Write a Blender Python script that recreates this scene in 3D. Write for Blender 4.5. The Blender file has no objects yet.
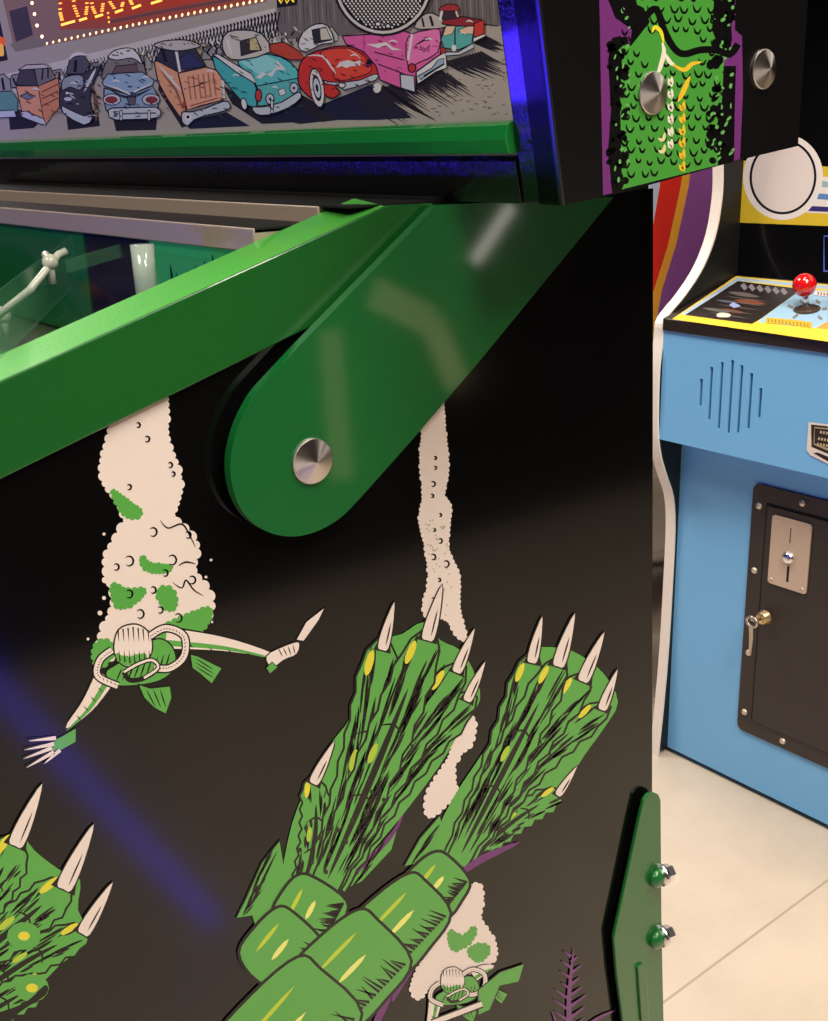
import bpy, bmesh, math, random
from mathutils import Vector, Matrix
from mathutils.geometry import tessellate_polygon
random.seed(7)
PI = math.pi
COL = bpy.context.scene.collection
H = 1.20                                    # camera height
# ------------------------------------------------------------ camera frame
F = 1150.0
def V(*a): return Vector(a)
_vy = V(-944, -348, F).normalized()
_vz = V(98, 3550, F); _vz = (_vz - _vy*_vy.dot(_vz)).normalized()
AY = _vy; AZ = -_vz; AX = AY.cross(AZ)
def ray(px, py):
    r = V(px-414, py-510.5, F)
    return V(AX.dot(r), AY.dot(r), AZ.dot(r))
CAM = V(0, 0, H)
def hit(px, py, p0, n):
    r = ray(px, py); return CAM + r*((p0-CAM).dot(n)/r.dot(n))
def onY(px, py, y): return hit(px, py, V(0, y, 0), V(0, 1, 0))
def onX(px, py, x): return hit(px, py, V(x, 0, 0), V(1, 0, 0))
def onZ(px, py, z): return hit(px, py, V(0, 0, z), V(0, 0, 1))

# ------------------------------------------------------------ materials
def lin(c):
    c = c/255.0
    return c/12.92 if c <= .04045 else ((c+.055)/1.055)**2.4
def rgb(r, g, b): return (lin(r), lin(g), lin(b), 1)
_m = {}
def mat(name, col, rough=.5, metal=0, emit=0, coat=0, trans=0, spec=.5, bump=None, ecol=None, noise=None, alpha=None):
    if name in _m: return _m[name]
    m = bpy.data.materials.new(name); m.use_nodes = True
    nt = m.node_tree; b = nt.nodes['Principled BSDF']
    c = rgb(*col)
    b.inputs['Base Color'].default_value = c
    b.inputs['Roughness'].default_value = rough
    b.inputs['Metallic'].default_value = metal
    b.inputs['Specular IOR Level'].default_value = spec
    b.inputs['Coat Weight'].default_value = coat
    b.inputs['Coat Roughness'].default_value = .06
    b.inputs['Transmission Weight'].default_value = trans
    if alpha is not None: b.inputs['Alpha'].default_value = alpha
    if emit:
        b.inputs['Emission Color'].default_value = rgb(*(ecol or col))
        b.inputs['Emission Strength'].default_value = emit
    tc = None
    if bump or noise:
        tc = nt.nodes.new('ShaderNodeTexCoord')
    if bump:
        n = nt.nodes.new('ShaderNodeTexNoise'); n.inputs['Scale'].default_value = bump[0]; n.inputs['Detail'].default_value = 4
        bp = nt.nodes.new('ShaderNodeBump'); bp.inputs['Strength'].default_value = bump[1]; bp.inputs['Distance'].default_value = bump[2]
        nt.links.new(tc.outputs['Object'], n.inputs['Vector']); nt.links.new(n.outputs['Fac'], bp.inputs['Height'])
        nt.links.new(bp.outputs['Normal'], b.inputs['Normal'])
        if len(bump) > 3: nt.links.new(bp.outputs['Normal'], b.inputs['Coat Normal'])
    if noise:
        n = nt.nodes.new('ShaderNodeTexNoise'); n.inputs['Scale'].default_value = noise[0]; n.inputs['Detail'].default_value = 6
        mx = nt.nodes.new('ShaderNodeMix'); mx.data_type = 'RGBA'
        mx.inputs['A'].default_value = c; mx.inputs['B'].default_value = rgb(*noise[1])
        nt.links.new(tc.outputs['Object'], n.inputs['Vector']); nt.links.new(n.outputs['Fac'], mx.inputs['Factor'])
        nt.links.new(mx.outputs['Result'], b.inputs['Base Color'])
    _m[name] = m
    return m
def brushed(name, col):
    """turned metal: fine rings from the object's own centre give the spun-cone look"""
    m = mat(name, col, .22, 1, bump=(900, .12, .0004))
    return m

# ------------------------------------------------------------ mesh helpers
class MB:
    def __init__(s): s.bm = bmesh.new(); s.mats = []
    def mi(s, m):
        if m not in s.mats: s.mats.append(m)
        return s.mats.index(m)
    def face(s, pts, m):
        f = s.bm.faces.new([s.bm.verts.new(p) for p in pts]); f.material_index = s.mi(m); return f
    def prism(s, pts, vec, m, mside=None):
        """closed outline swept by vec (capped, concave outlines allowed)"""
        pts = [Vector(p) for p in pts]; vec = Vector(vec)
        a = [s.bm.verts.new(p) for p in pts]; b = [s.bm.verts.new(p+vec) for p in pts]
        i1 = s.mi(m); i2 = s.mi(mside or m); n = len(pts)
        for t in tessellate_polygon([pts]):
            try:
                f = s.bm.faces.new([a[i] for i in t]); f.material_index = i1
                f = s.bm.faces.new([b[i] for i in reversed(t)]); f.material_index = i1
            except ValueError: pass
        for i in range(n):
            f = s.bm.faces.new([a[i], a[(i+1) % n], b[(i+1) % n], b[i]]); f.material_index = i2
    def box(s, a, b, m):
        a = Vector(a); b = Vector(b)
        s.prism([(a.x, a.y, a.z), (b.x, a.y, a.z), (b.x, b.y, a.z), (a.x, b.y, a.z)], (0, 0, b.z-a.z), m)
    def lathe(s, c, axis, prof, m, seg=32, smooth=True):
        """prof: list of (radius, height along axis)"""
        axis = Vector(axis).normalized(); c = Vector(c)
        u = axis.orthogonal().normalized(); w = axis.cross(u); i1 = s.mi(m)
        rings = []
        for r, h in prof:
            if r < 1e-6: rings.append([s.bm.verts.new(c+axis*h)])
            else: rings.append([s.bm.verts.new(c+axis*h+(u*math.cos(2*PI*k/seg)+w*math.sin(2*PI*k/seg))*r) for k in range(seg)])
        for p, q in zip(rings, rings[1:]):
            for k in range(seg):
                k2 = (k+1) % seg
                if len(p) == 1 and len(q) == 1: continue
                vs = [p[0], q[k2], q[k]] if len(p) == 1 else [p[k], p[k2], q[0]] if len(q) == 1 else [p[k], p[k2], q[k2], q[k]]
                f = s.bm.faces.new(vs); f.material_index = i1; f.smooth = smooth
    def tube(s, pts, r, m, seg=12):
        pts = [Vector(p) for p in pts]; i1 = s.mi(m); prev = None; ref = None
        for i, p in enumerate(pts):
            d = (pts[min(i+1, len(pts)-1)]-pts[max(i-1, 0)]).normalized()
            u = d.orthogonal().normalized() if ref is None else (ref-d*ref.dot(d)).normalized()
            ref = u; w = d.cross(u); rr = r[i] if isinstance(r, (list, tuple)) else r
            ring = [s.bm.verts.new(p+(u*math.cos(2*PI*k/seg)+w*math.sin(2*PI*k/seg))*rr) for k in range(seg)]
            if prev:
                for k in range(seg):
                    f = s.bm.faces.new([prev[k], prev[(k+1) % seg], ring[(k+1) % seg], ring[k]]); f.material_index = i1; f.smooth = True
            else: s.bm.faces.new(list(reversed(ring))).material_index = i1
            prev = ring
        s.bm.faces.new(prev).material_index = i1
    def sphere(s, c, r, m, sc=(1, 1, 1), seg=24):
        n = seg//2
        i0 = len(s.bm.verts)
        s.lathe((0, 0, 0), (0, 0, 1), [(r*math.sin(PI*k/n) if 0 < k < n else 0, -r*math.cos(PI*k/n)) for k in range(n+1)], m, seg)
        s.bm.verts.ensure_lookup_table()
        for v in s.bm.verts[i0:]: v.co = Vector((v.co.x*sc[0], v.co.y*sc[1], v.co.z*sc[2]))+Vector(c)
    def build(s, name, parent=None, bevel=0, normals=True, label=None):
        if normals: bmesh.ops.recalc_face_normals(s.bm, faces=s.bm.faces)
        me = bpy.data.meshes.new(name); s.bm.to_mesh(me); s.bm.free()
        for m in s.mats: me.materials.append(m)
        o = bpy.data.objects.new(name, me); COL.objects.link(o)
        if bevel:
            bv = o.modifiers.new('bevel', 'BEVEL'); bv.width = bevel; bv.segments = 3; bv.limit_method = 'ANGLE'; bv.angle_limit = .6
        if parent:
            o.parent = parent
            o.matrix_parent_inverse = Matrix.Translation(-Vector(WLOC.get(parent.name, (0, 0, 0))))
        if label: o['label'] = label
        return o
WLOC = {}
def thing(name, loc, label, cat, group=None):
    o = bpy.data.objects.new(name, None); COL.objects.link(o); o.location = loc; o.empty_display_size = .1
    WLOC[o.name] = loc; o['label'] = label; o['category'] = cat
    if group: o['group'] = group
    return o
def tag(o, label, cat, group=None):
    o['label'] = label; o['category'] = cat
    if group: o['group'] = group
    return o
def struct(mb, name):
    o = mb.build(name); o['kind'] = 'structure'; return o

# ------------------------------------------------------------ flat printed artwork
def spline(pts, n=5, closed=True):
    out = []; N = len(pts)
    for i in range(N if closed else N-1):
        if closed: p0, p1, p2, p3 = pts[i-1], pts[i], pts[(i+1) % N], pts[(i+2) % N]
        else: p0, p1, p2, p3 = pts[max(i-1, 0)], pts[i], pts[i+1], pts[min(i+2, N-1)]
        for k in range(n):
            t = k/n
            out.append(tuple(.5*((2*p1[j])+(-p0[j]+p2[j])*t+(2*p0[j]-5*p1[j]+4*p2[j]-p3[j])*t*t+(-p0[j]+3*p1[j]-3*p2[j]+p3[j])*t**3) for j in (0, 1)))
    if not closed: out.append(pts[-1])
    return out
class Art:
    """printed shapes on one flat surface; p0/n give the surface, step lifts each layer of ink a hair"""
    def __init__(s, p0, n, base=.00012, step=.0000018, emit=0, rough=.35, pre='ink'):
        s.mb = MB(); s.p0 = Vector(p0); s.n = Vector(n).normalized(); s.k = base; s.step = step; s.emit = emit; s.rough = rough; s.pre = pre
    def m(s, c, e=None):
        e = s.emit if e is None else e
        return mat('%s_%d_%d_%d_%s' % ((s.pre,)+tuple(c)+(str(e),)), c, s.rough, emit=e, coat=0)
    def up(s): s.k += s.step
    def poly(s, c, pts, smooth=0, e=None):
        s.up()
        if smooth: pts = spline(pts, smooth)
        q = [Vector((x, y, 0)) for x, y in pts]
        vs = [s.mb.bm.verts.new(hit(x, y, s.p0+s.n*s.k, s.n)) for x, y in pts]; i = s.mb.mi(s.m(c, e))
        for t in tessellate_polygon([q]):
            try: s.mb.bm.faces.new([vs[j] for j in t]).material_index = i
            except ValueError: pass
    def line(s, c, pts, w=1.5, taper=0, smooth=0, e=None, up=True):
        """taper 0 none, 1 pointed end, 2 pointed both ends"""
        if up: s.up()
        if smooth: pts = spline(pts, smooth, False)
        if taper and len(pts) < 4:
            pts = [(a[0]+(b[0]-a[0])*k/6, a[1]+(b[1]-a[1])*k/6) for a, b in zip(pts, pts[1:]) for k in range(6)]+[pts[-1]]
        n = len(pts); L = []; R = []
        for i, p in enumerate(pts):
            a = pts[max(i-1, 0)]; b = pts[min(i+1, n-1)]
            dx, dy = b[0]-a[0], b[1]-a[1]; d = math.hypot(dx, dy) or 1
            t = i/(n-1); ww = w/2
            if taper == 1: ww *= (1-t)**.7+.03
            if taper == 2: ww *= math.sin(PI*t)**.7+.03
            L.append((p[0]-dy/d*ww, p[1]+dx/d*ww)); R.append((p[0]+dy/d*ww, p[1]-dx/d*ww))
        i = s.mb.mi(s.m(c, e)); pp = s.p0+s.n*s.k
        Lv = [s.mb.bm.verts.new(hit(x, y, pp, s.n)) for x, y in L]; Rv = [s.mb.bm.verts.new(hit(x, y, pp, s.n)) for x, y in R]
        for k in range(n-1): s.mb.bm.faces.new([Lv[k], Lv[k+1], Rv[k+1], Rv[k]]).material_index = i
    def disc(s, c, x, y, rx, ry=None, rot=0, seg=14, e=None, up=True):
        if up: s.up()
        ry = ry or rx; pp = s.p0+s.n*s.k; i = s.mb.mi(s.m(c, e))
        vs = []
        for k in range(seg):
            a = 2*PI*k/seg; u, v = rx*math.cos(a), ry*math.sin(a)
            vs.append(s.mb.bm.verts.new(hit(x+u*math.cos(rot)-v*math.sin(rot), y+u*math.sin(rot)+v*math.cos(rot), pp, s.n)))
        s.mb.bm.faces.new(vs).material_index = i
    def outlined(s, c, pts, w=1.6, smooth=0, oc=(14, 12, 12), e=None):
        s.poly(c, pts, smooth, e)
        q = spline(pts, smooth) if smooth else pts
        s.line(oc, list(q)+[q[0]], w)
    def cloud(s, c, pts, r=5, jit=.4, smooth=3):
        """scalloped outline"""
        q = spline(pts, smooth)
        ar = sum(q[i-1][0]*q[i][1]-q[i][0]*q[i-1][1] for i in range(len(q)))
        sg = 1 if ar > 0 else -1
        # walk the outline at scallop-sized steps
        P_ = []; acc = 0; nxt = 0
        for i, p in enumerate(q):
            a = q[(i+1) % len(q)]; d = math.hypot(a[0]-p[0], a[1]-p[1])
            while nxt <= acc+d and d > 0:
                t = (nxt-acc)/d; P_.append((p[0]+(a[0]-p[0])*t, p[1]+(a[1]-p[1])*t)); nxt += r*random.uniform(1.3, 2.4)
            acc += d
        s.poly(c, q)
        for i, p in enumerate(P_):
            a = P_[(i+1) % len(P_)]; d = math.hypot(a[0]-p[0], a[1]-p[1]) or 1
            s.k += .0000008
            s.disc(c, (p[0]+a[0])/2, (p[1]+a[1])/2, d*.56, d*.56, up=False, seg=12)
    def build(s, name, parent, label=None):
        return s.mb.build(name, parent, normals=False, label=label)

BLK = (9, 8, 9); CRM = (236, 222, 212); GRN = (92, 170, 76); DGR = (22, 48, 24); YEL = (226, 218, 60); PUR = (110, 48, 116)

# ============================================================ THE ROOM
def floor_mat():
    m = bpy.data.materials.new('floor_tile'); m.use_nodes = True; nt = m.node_tree; N = nt.nodes; L = nt.links
    b = N['Principled BSDF']; b.inputs['Roughness'].default_value = .38
    tc = N.new('ShaderNodeTexCoord'); mp = N.new('ShaderNodeMapping'); mp.vector_type = 'POINT'
    a = onZ(660, 1005, 0); c = onZ(828, 880, 0)
    ang = math.atan2(c.y-a.y, c.x-a.x)
    R = Matrix.Rotation(-ang, 3, 'Z'); o = R @ a
    mp.inputs['Rotation'].default_value = (0, 0, -ang); mp.inputs['Location'].default_value = (-o.x+.45, -o.y, 0)
    L.new(tc.outputs['Object'], mp.inputs['Vector'])
    br = N.new('ShaderNodeTexBrick'); br.offset = 0; br.squash = 1
    br.inputs['Scale'].default_value = 1; br.inputs['Brick Width'].default_value = 1.2; br.inputs['Row Height'].default_value = .6
    br.inputs['Mortar Size'].default_value = .0024; br.inputs['Mortar Smooth'].default_value = .2
    n = N.new('ShaderNodeTexNoise'); n.inputs['Scale'].default_value = 3.5; n.inputs['Detail'].default_value = 8; n.inputs['Roughness'].default_value = .65
    L.new(tc.outputs['Object'], n.inputs['Vector']); L.new(mp.outputs['Vector'], br.inputs['Vector'])
    r = N.new('ShaderNodeValToRGB'); r.color_ramp.elements[0].position = .3; r.color_ramp.elements[1].position = .72
    r.color_ramp.elements[0].color = rgb(192, 178, 158); r.color_ramp.elements[1].color = rgb(212, 198, 178)
    L.new(n.outputs['Fac'], r.inputs['Fac'])
    mx = N.new('ShaderNodeMix'); mx.data_type = 'RGBA'
    L.new(br.outputs['Fac'], mx.inputs['Factor']); L.new(r.outputs['Color'], mx.inputs['A']); mx.inputs['B'].default_value = rgb(172, 156, 138)
    L.new(mx.outputs['Result'], b.inputs['Base Color'])
    return m
X0, X1, Y0, Y1, ZC = -4.0, 5.0, -1.6, 4.5, 2.9
mb = MB(); mb.face([(X0, Y0, 0), (X1, Y0, 0), (X1, Y1, 0), (X0, Y1, 0)], floor_mat()); struct(mb, 'floor')
dark = mat('wall_dark_paint', (13, 12, 14), .8, noise=(3, (20, 18, 19)))
tan = mat('wall_tan_paint', (150, 136, 118), .8, noise=(3, (160, 146, 128)))
mb = MB(); mb.face([(X0, Y0, ZC), (X0, Y1, ZC), (X1, Y1, ZC), (X1, Y0, ZC)], mat('ceiling_black', (22, 20, 20), .9, noise=(5, (28, 26, 25)))); struct(mb, 'ceiling')
mb = MB(); mb.box((X1, Y0, 0), (X1+.1, Y1, ZC), dark); struct(mb, 'wall_back')
mb = MB(); mb.box((X0-.1, Y0, 0), (X0, Y1, ZC), dark); struct(mb, 'wall_front')
mb = MB(); mb.box((X0, Y1, 0), (X1, Y1+.1, ZC), dark); struct(mb, 'wall_left')
mb = MB(); mb.box((X0, Y0-.1, 0), (X1, Y0, ZC), dark); struct(mb, 'wall_right')

# ============================================================ PINBALL MACHINE
YS = .5                      # outer face of the cabinet side
YB = .41                     # outer face of the backbox side
YW = 1.18                    # far side of the cabinet
pin = thing('pinball_machine', (.2, .78, 0), 'black and green pinball machine filling the foreground, comic artwork on its side', 'pinball machine')
P = lambda px, py: onY(px, py, YS)
# --- cabinet
black_lam = mat('black_laminate', (9, 8, 9), .1, coat=0, spec=.5)
black_ins = mat('inside_black', (10, 10, 10), .6)
rail_dir = (P(300, 243)-P(0, 379)).normalized()
rt0 = P(0, 379); rtb = P(383, 205)
rear_t = P(653, 195); rear_l = P(652, 795); rd = (rear_l-rear_t).normalized(); rear_b = rear_t+rd*.74
frontx = -.72
ftop = rt0+rail_dir*((frontx-rt0.x)/rail_dir.x)
zf = ftop.z
def cab_prof(y): return [(frontx, y, zf-.012), (rtb.x-.005, y, rtb.z-.014), (rear_t.x, y, rear_t.z+.004), (rear_b.x, y, rear_b.z), (frontx, y, zf-.48)]
mb = MB(); mb.prism(cab_prof(YS), (0, .018, 0), black_lam); mb.build('cabinet_side', pin)
mb = MB(); mb.prism(cab_prof(YW-.018), (0, .018, 0), black_lam); mb.build('cabinet_side', pin)
mb = MB()
mb.prism([(rear_t.x-.018, YS+.018, rear_t.z-.06), (rear_t.x, YS+.018, rear_t.z-.06), (rear_b.x, YS+.018, rear_b.z), (rear_b.x-.018, YS+.018, rear_b.z)], (0, YW-YS-.036, 0), black_lam)
mb.build('cabinet_back', pin)
mb = MB(); mb.box((frontx, YS+.018, zf-.48), (frontx+.018, YW-.018, zf-.03), black_lam)
mb.build('cabinet_front', pin)
mb = MB(); mb.prism([(frontx+.02, YS+.018, zf-.478), (rear_b.x-.02, YS+.018, rear_b.z+.002), (rear_b.x-.02, YS+.018, rear_b.z+.016), (frontx+.02, YS+.018, zf-.46)], (0, YW-YS-.036, 0), black_ins)
mb.build('cabinet_bottom', pin)

# --- side artwork (stand-in: sea plants, swimmers and bubbles)
A = Art((0, YS, 0), (0, -1, 0), rough=.1)
def rings(lst, c=BLK, w=1.9):
    for x, y, r in lst:
        A.line(c, [(x+r*math.cos(a), y+r*1.1*math.sin(a)) for a in [k*PI/5-2.6 for k in range(9)]], w, 2, up=False)
# main bubble column
A.cloud(CRM, [(112, 400), (162, 385), (166, 440), (176, 465), (180, 490), (168, 520), (140, 532), (126, 520), (118, 500), (104, 482), (103, 458), (112, 430)], 4)
A.cloud(CRM, [(128, 520), (165, 518), (186, 530), (198, 552), (190, 568), (208, 592), (210, 612), (190, 632), (150, 640), (118, 655), (96, 660), (104, 630), (116, 600), (108, 572), (106, 556), (120, 536)], 5)
A.cloud(GRN, [(112, 490), (126, 500), (142, 512), (134, 518), (122, 512)], 2.5)
A.cloud(GRN, [(142, 556), (150, 564), (172, 566), (166, 572), (148, 571), (141, 562)], 2.5)
A.cloud(GRN, [(112, 584), (130, 592), (146, 588), (138, 600), (118, 608)], 3)
A.cloud(GRN, [(160, 588), (172, 590), (176, 606), (168, 610), (158, 596)], 3)
A.cloud(GRN, [(160, 630), (188, 616), (210, 608), (208, 622), (192, 636), (165, 640)], 3)
A.cloud(GRN, [(94, 648), (108, 640), (112, 655), (98, 668)], 3)
A.up(); rings([(138, 425, 2.2), (147, 439, 2.6), (129, 487, 2.4), (170, 465, 2.4), (173, 474, 2), (153, 532, 4), (129, 561, 4.5), (116, 567, 3), (172, 560, 4.5), (165, 573, 3), (129, 594, 3.6), (153, 590, 3), (140, 614, 4), (160, 610, 3), (178, 618, 4), (192, 580, 3.6), (188, 535, 3)])
A.line(BLK, [(160, 520), (168, 528), (182, 524), (190, 536), (196, 548)], 1.6, 2, 4)
A.line(BLK, [(172, 582), (182, 588), (186, 580), (194, 590), (204, 596)], 1.6, 2, 4)
A.line(BLK, [(178, 566), (186, 562), (196, 564)], 1.6, 2, 4)
A.up()
for x, y, r in [(104, 534, 1.6), (105, 580, 3.2), (104, 598, 2), (100, 613, 2.4), (88, 639, 1.4), (206, 577, 1.4), (211, 560, 1.4), (212, 622, 1.2)]: A.disc(CRM, x, y, r, up=False)
# swimmer: plain figure with a breathing hose
def swimmer(x, y, k, right, left, fl=1):
    """x,y head; right/left = arm end points"""
    t = lambda u, v: (x+u*k*fl, y+v*k)
    sh = t(10, 12)
    for i, (sx, sy, ex, ey) in enumerate([(34, -4, right[0], right[1]), (-26, 34, left[0], left[1])]):
        s0 = t(sx, sy); mx_, my_ = (s0[0]+ex)/2+2*k, (s0[1]+ey)/2-3*k*(1 if i == 0 else -1)
        A.line(BLK, [s0, (mx_, my_), (ex, ey)], 25*k, 1, 5)
        A.line(CRM, [s0, (mx_, my_), (ex, ey)], 21*k, 1, 5)
        A.line(GRN, [(s0[0]+1, s0[1]+5*k), (mx_+1, my_+4*k), (ex, ey+3*k)], 6*k, 1, 5)
        for j in range(4):
            q = .2+.18*j; bx, by = s0[0]+(ex-s0[0])*q, s0[1]+(ey-s0[1])*q
            A.line(BLK, [(bx, by+1), (bx+5*k, by+6*k)], 1.1*k, 2, up=False)
    # body, trunks and flippers trailing
    A.outlined(GRN, [t(-26, 30), t(-12, 20), t(20, -2), t(36, 0), t(44, 14), t(40, 30), t(24, 40), t(-4, 44), t(-20, 42)], 1.5*k, 4)
    A.outlined(GRN, [t(6, 42), t(18, 46), t(38, 44), t(40, 56), t(34, 72), t(22, 66), t(12, 56)], 1.5*k)
    A.outlined(GRN, [t(58, 12), t(66, 14), t(90, 26), t(80, 42), t(68, 32), t(60, 26)], 1.5*k)
    A.up()
    for j in range(9): A.line(BLK, [t(-16+6*j, 40-j), t(-10+6*j, 26-2*j)], 1.6*k, 2, up=False)
    for j in range(3): A.line(BLK, [t(14+7*j, 47), t(24+5*j, 66)], 1.3*k, 2, up=False); A.line(BLK, [t(63, 16+4*j), t(82, 28+4*j)], 1.2*k, 2, up=False)
    # hair / head
    A.outlined(CRM, [t(-18, 10), t(-14, -12), t(4, -18), t(18, -8), t(20, 10), t(10, 22), t(-8, 24)], 1.5*k, 4)
    A.cloud(GRN, [t(-16, 12), t(-6, 16), t(14, 12), t(8, 20), t(-8, 22)], 1.6*k)
    A.up()
    for j in range(7): A.line(BLK, [t(-14+5*j, -15+abs(j-3)), t(-13+5*j, 0)], 1.5*k, 1, up=False); A.line(BLK, [t(-12+5*j, 22-abs(j-3)), t(-13+5*j, 8)], 1.5*k, 1, up=False)
    # hose ring
    hose = [t(-14, 44), t(-34, 34), t(-32, 18), t(-20, 8)]
    hose2 = [t(18, -6), t(34, -14), t(52, -6), t(52, 14), t(38, 26), t(22, 26)]
    for hh in (hose, hose2):
        A.line(BLK, hh, 9*k, 0, 6); A.line(CRM, hh, 6*k, 0, 6)
        q = spline(hh, 6, False); A.up()
        for a_, b_ in zip(q[::1], q[1:]): A.line(BLK, [((a_[0]+b_[0])/2-.4*k*(b_[1]-a_[1]), (a_[1]+b_[1])/2+.4*k*(b_[0]-a_[0])), (a_[0], a_[1])], .8*k, 0, up=False)
    A.line(BLK, [t(-8, 30), t(6, 22), t(20, 18), t(26, 26), t(12, 36), t(-2, 38), t(-8, 30)], 5*k, 0, 4)
    A.line(CRM, [t(-8, 30), t(6, 22), t(20, 18), t(26, 26), t(12, 36)], 2.4*k, 0, 4)
swimmer(132, 642, 1.0, (276, 656), (66, 728))
A.outlined(CRM, [(266, 656), (284, 646), (299, 642), (297, 654), (284, 660), (272, 668)], 1.3, 3)          # fist
A.up(); [A.line(BLK, [(278+5*j, 648-j), (283+4*j, 657-j)], 1.1, 2, up=False) for j in range(4)]
A.outlined(CRM, [(296, 640), (306, 622), (325, 607), (319, 620), (304, 641)], 1)                            # blade
A.outlined(GRN, [(266, 668), (272, 662), (278, 667), (270, 674)], 1)
A.outlined(GRN, [(50, 742), (62, 736), (76, 728), (76, 742), (62, 750), (50, 752)], 1.2)                      # open hand
A.up()
for a_, b_ in [((56, 738), (28, 741)), ((54, 744), (24, 750)), ((52, 748), (23, 759)), ((54, 752), (26, 768)), ((60, 750), (44, 764))]:
    A.line(BLK, [a_, b_], 6, 0, up=False)
A.up()
for a_, b_ in [((56, 738), (28, 741)), ((54, 744), (24, 750)), ((52, 748), (23, 759)), ((54, 752), (26, 768)), ((60, 750), (44, 764))]:
    A.line(CRM, [a_, b_], 4, 1, up=False)
# second bubble column
A.cloud(CRM, [(424, 402), (440, 395), (444, 430), (447, 470), (443, 498), (450, 505), (447, 548), (458, 575), (458, 605), (462, 625), (466, 640), (458, 636), (446, 618), (428, 618), (424, 604), (430, 580), (426, 545), (420, 520), (424, 495), (421, 455), (424, 430)], 2.6)
A.up(); rings([(435, 458, 1.4), (435, 468, 1.4), (433, 484, 2.2), (432, 496, 1.6), (440, 515, 1.4), (434, 530, 1.4), (440, 541, 2.2), (446, 564, 3), (433, 557, 2.6), (439, 580, 1.6), (433, 600, 2)])
A.up()
for k in range(46):
    y = random.uniform(520, 618); A.disc((150, 168, 120), 431+(y-520)*.1+random.uniform(-6, 14), y, .8, up=False, seg=6)
A.cloud(CRM, [(464, 718), (474, 720), (470, 745), (460, 752), (452, 770), (455, 792), (440, 808), (428, 818), (428, 795), (438, 778), (448, 762), (456, 740)], 3.4)
A.cloud(CRM, [(478, 884), (482, 900), (478, 918), (490, 935), (496, 955), (480, 968), (450, 975), (430, 985), (418, 1000), (412, 985), (424, 962), (440, 940), (446, 920), (462, 895)], 3.4)
A.cloud(GRN, [(450, 930), (462, 938), (476, 925), (470, 942), (452, 950)], 2.5)
A.cloud(GRN, [(468, 950), (482, 944), (490, 950), (478, 962)], 2)

def leaf(base, tip, w, bend=0, bud=46, bdir=None, yel=True, teeth=True, seed=1, col=GRN):
    """broad sea-plant leaf ending in a pale pointed bud"""
    rnd = random.Random(seed)
    bx, by = base; tx, ty = tip; L = math.hypot(tx-bx, ty-by); ux, uy = (tx-bx)/L, (ty-by)/L; nx, ny = -uy, ux
    n = 18; Lp = []; Rp = []
    c = lambda t: (bx+ux*L*t+nx*bend*math.sin(PI*t), by+uy*L*t+ny*bend*math.sin(PI*t))
    for i in range(n+1):
        t = i/n; ww = w*(.38+.62*math.sin(PI*min(1, .12+t*.62))**.8)*(1 if t < .86 else math.sqrt(max(.06, 1-((t-.86)/.14)**2*.9)))
        x, y = c(t)
        j = (2.4 if i % 2 else -1.2) if teeth and 1 < i < n-1 else 0
        Lp.append((x+nx*(ww/2+j), y+ny*(ww/2+j))); Rp.append((x-nx*(ww/2+j*.8), y-ny*(ww/2+j*.8)))
    out = Lp+Rp[::-1]
    cx, cy = c(.5)
    A.outlined(col, out, 2.2)
    # veins
    A.up()
    A.line(BLK, [c(.05), c(.3), c(.55), c(.78)], w*.16, 2, 5)
    for k in range(int(L/3)):
        t = rnd.uniform(.05, .85); sgn = rnd.choice((-1, 1)); off = rnd.uniform(.16, .4)*w*sgn
        x, y = c(t); x2, y2 = c(min(.97, t+rnd.uniform(.08, .2)))
        A.line(BLK, [(x+nx*off*.8, y+ny*off*.8), (x2+nx*off, y2+ny*off)], rnd.uniform(1.2, 3.2), 2, up=False)
    for t in (.35, .62):
        x, y = c(t); o_ = w*.3
        A.line(BLK, [(x+nx*o_, y+ny*o_), (x+ux*6, y+uy*6), (x-nx*o_, y-ny*o_)], 2.2, 2, 4)
    if yel:
        x, y = c(.9); A.disc(YEL, x+nx*w*.26*(-1), y-ny*w*.26, w*.09, w*.3, math.atan2(uy, ux)+PI/2, e=None)
        x, y = c(.52); A.disc((178, 204, 62), x-nx*w*.2, y-ny*w*.2, w*.08, w*.26, math.atan2(uy, ux)+PI/2)
    if bud:
        a = math.atan2(*(bdir[::-1])) if bdir else math.atan2(uy, ux)
        bxv, byv = math.cos(a), math.sin(a); px, py = -byv, bxv; bw = bud*.12
        x, y = c(.97)
        q = [(x-bxv*3, y-byv*3), (x+px*bw, y+py*bw), (x+bxv*bud*.45+px*bw*.9, y+byv*bud*.45+py*bw*.9), (x+bxv*bud, y+byv*bud), (x+bxv*bud*.45-px*bw*.9, y+byv*bud*.45-py*bw*.9), (x-px*bw, y-py*bw)]
        A.line(BLK, [(x-bxv*4, y-byv*4), (x+bxv*bud*.5, y+byv*bud*.5)], bw*3, 1, 4)
        A.outlined(CRM, q, 1.4, 3)
        A.line(BLK, [(x+bxv*2+px*bw*.4, y+byv*2+py*bw*.4), (x+bxv*bud*.55+px*bw*.3, y+byv*bud*.55+py*bw*.3)], 1.6, 2)
# ragged fins behind the stalks
A.outlined(GRN, [(280, 840), (262, 862), (245, 900), (236, 918), (252, 916), (256, 928), (270, 915), (290, 900)], 1.5)
A.outlined(GRN, [(400, 822), (376, 850), (352, 880), (340, 892), (362, 882), (392, 850)], 1.5)
A.outlined(GRN, [(440, 815), (420, 838), (404, 866), (425, 862), (450, 850)], 1.5)
A.up()
for k in range(7): A.line(BLK, [(278-4*k, 850+9*k), (262-3*k, 880+6*k)], 1.6, 2, up=False)
A.line(PUR, [(404, 812), (392, 835), (366, 862), (345, 880), (336, 896)], 5, 2, 4)
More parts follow.
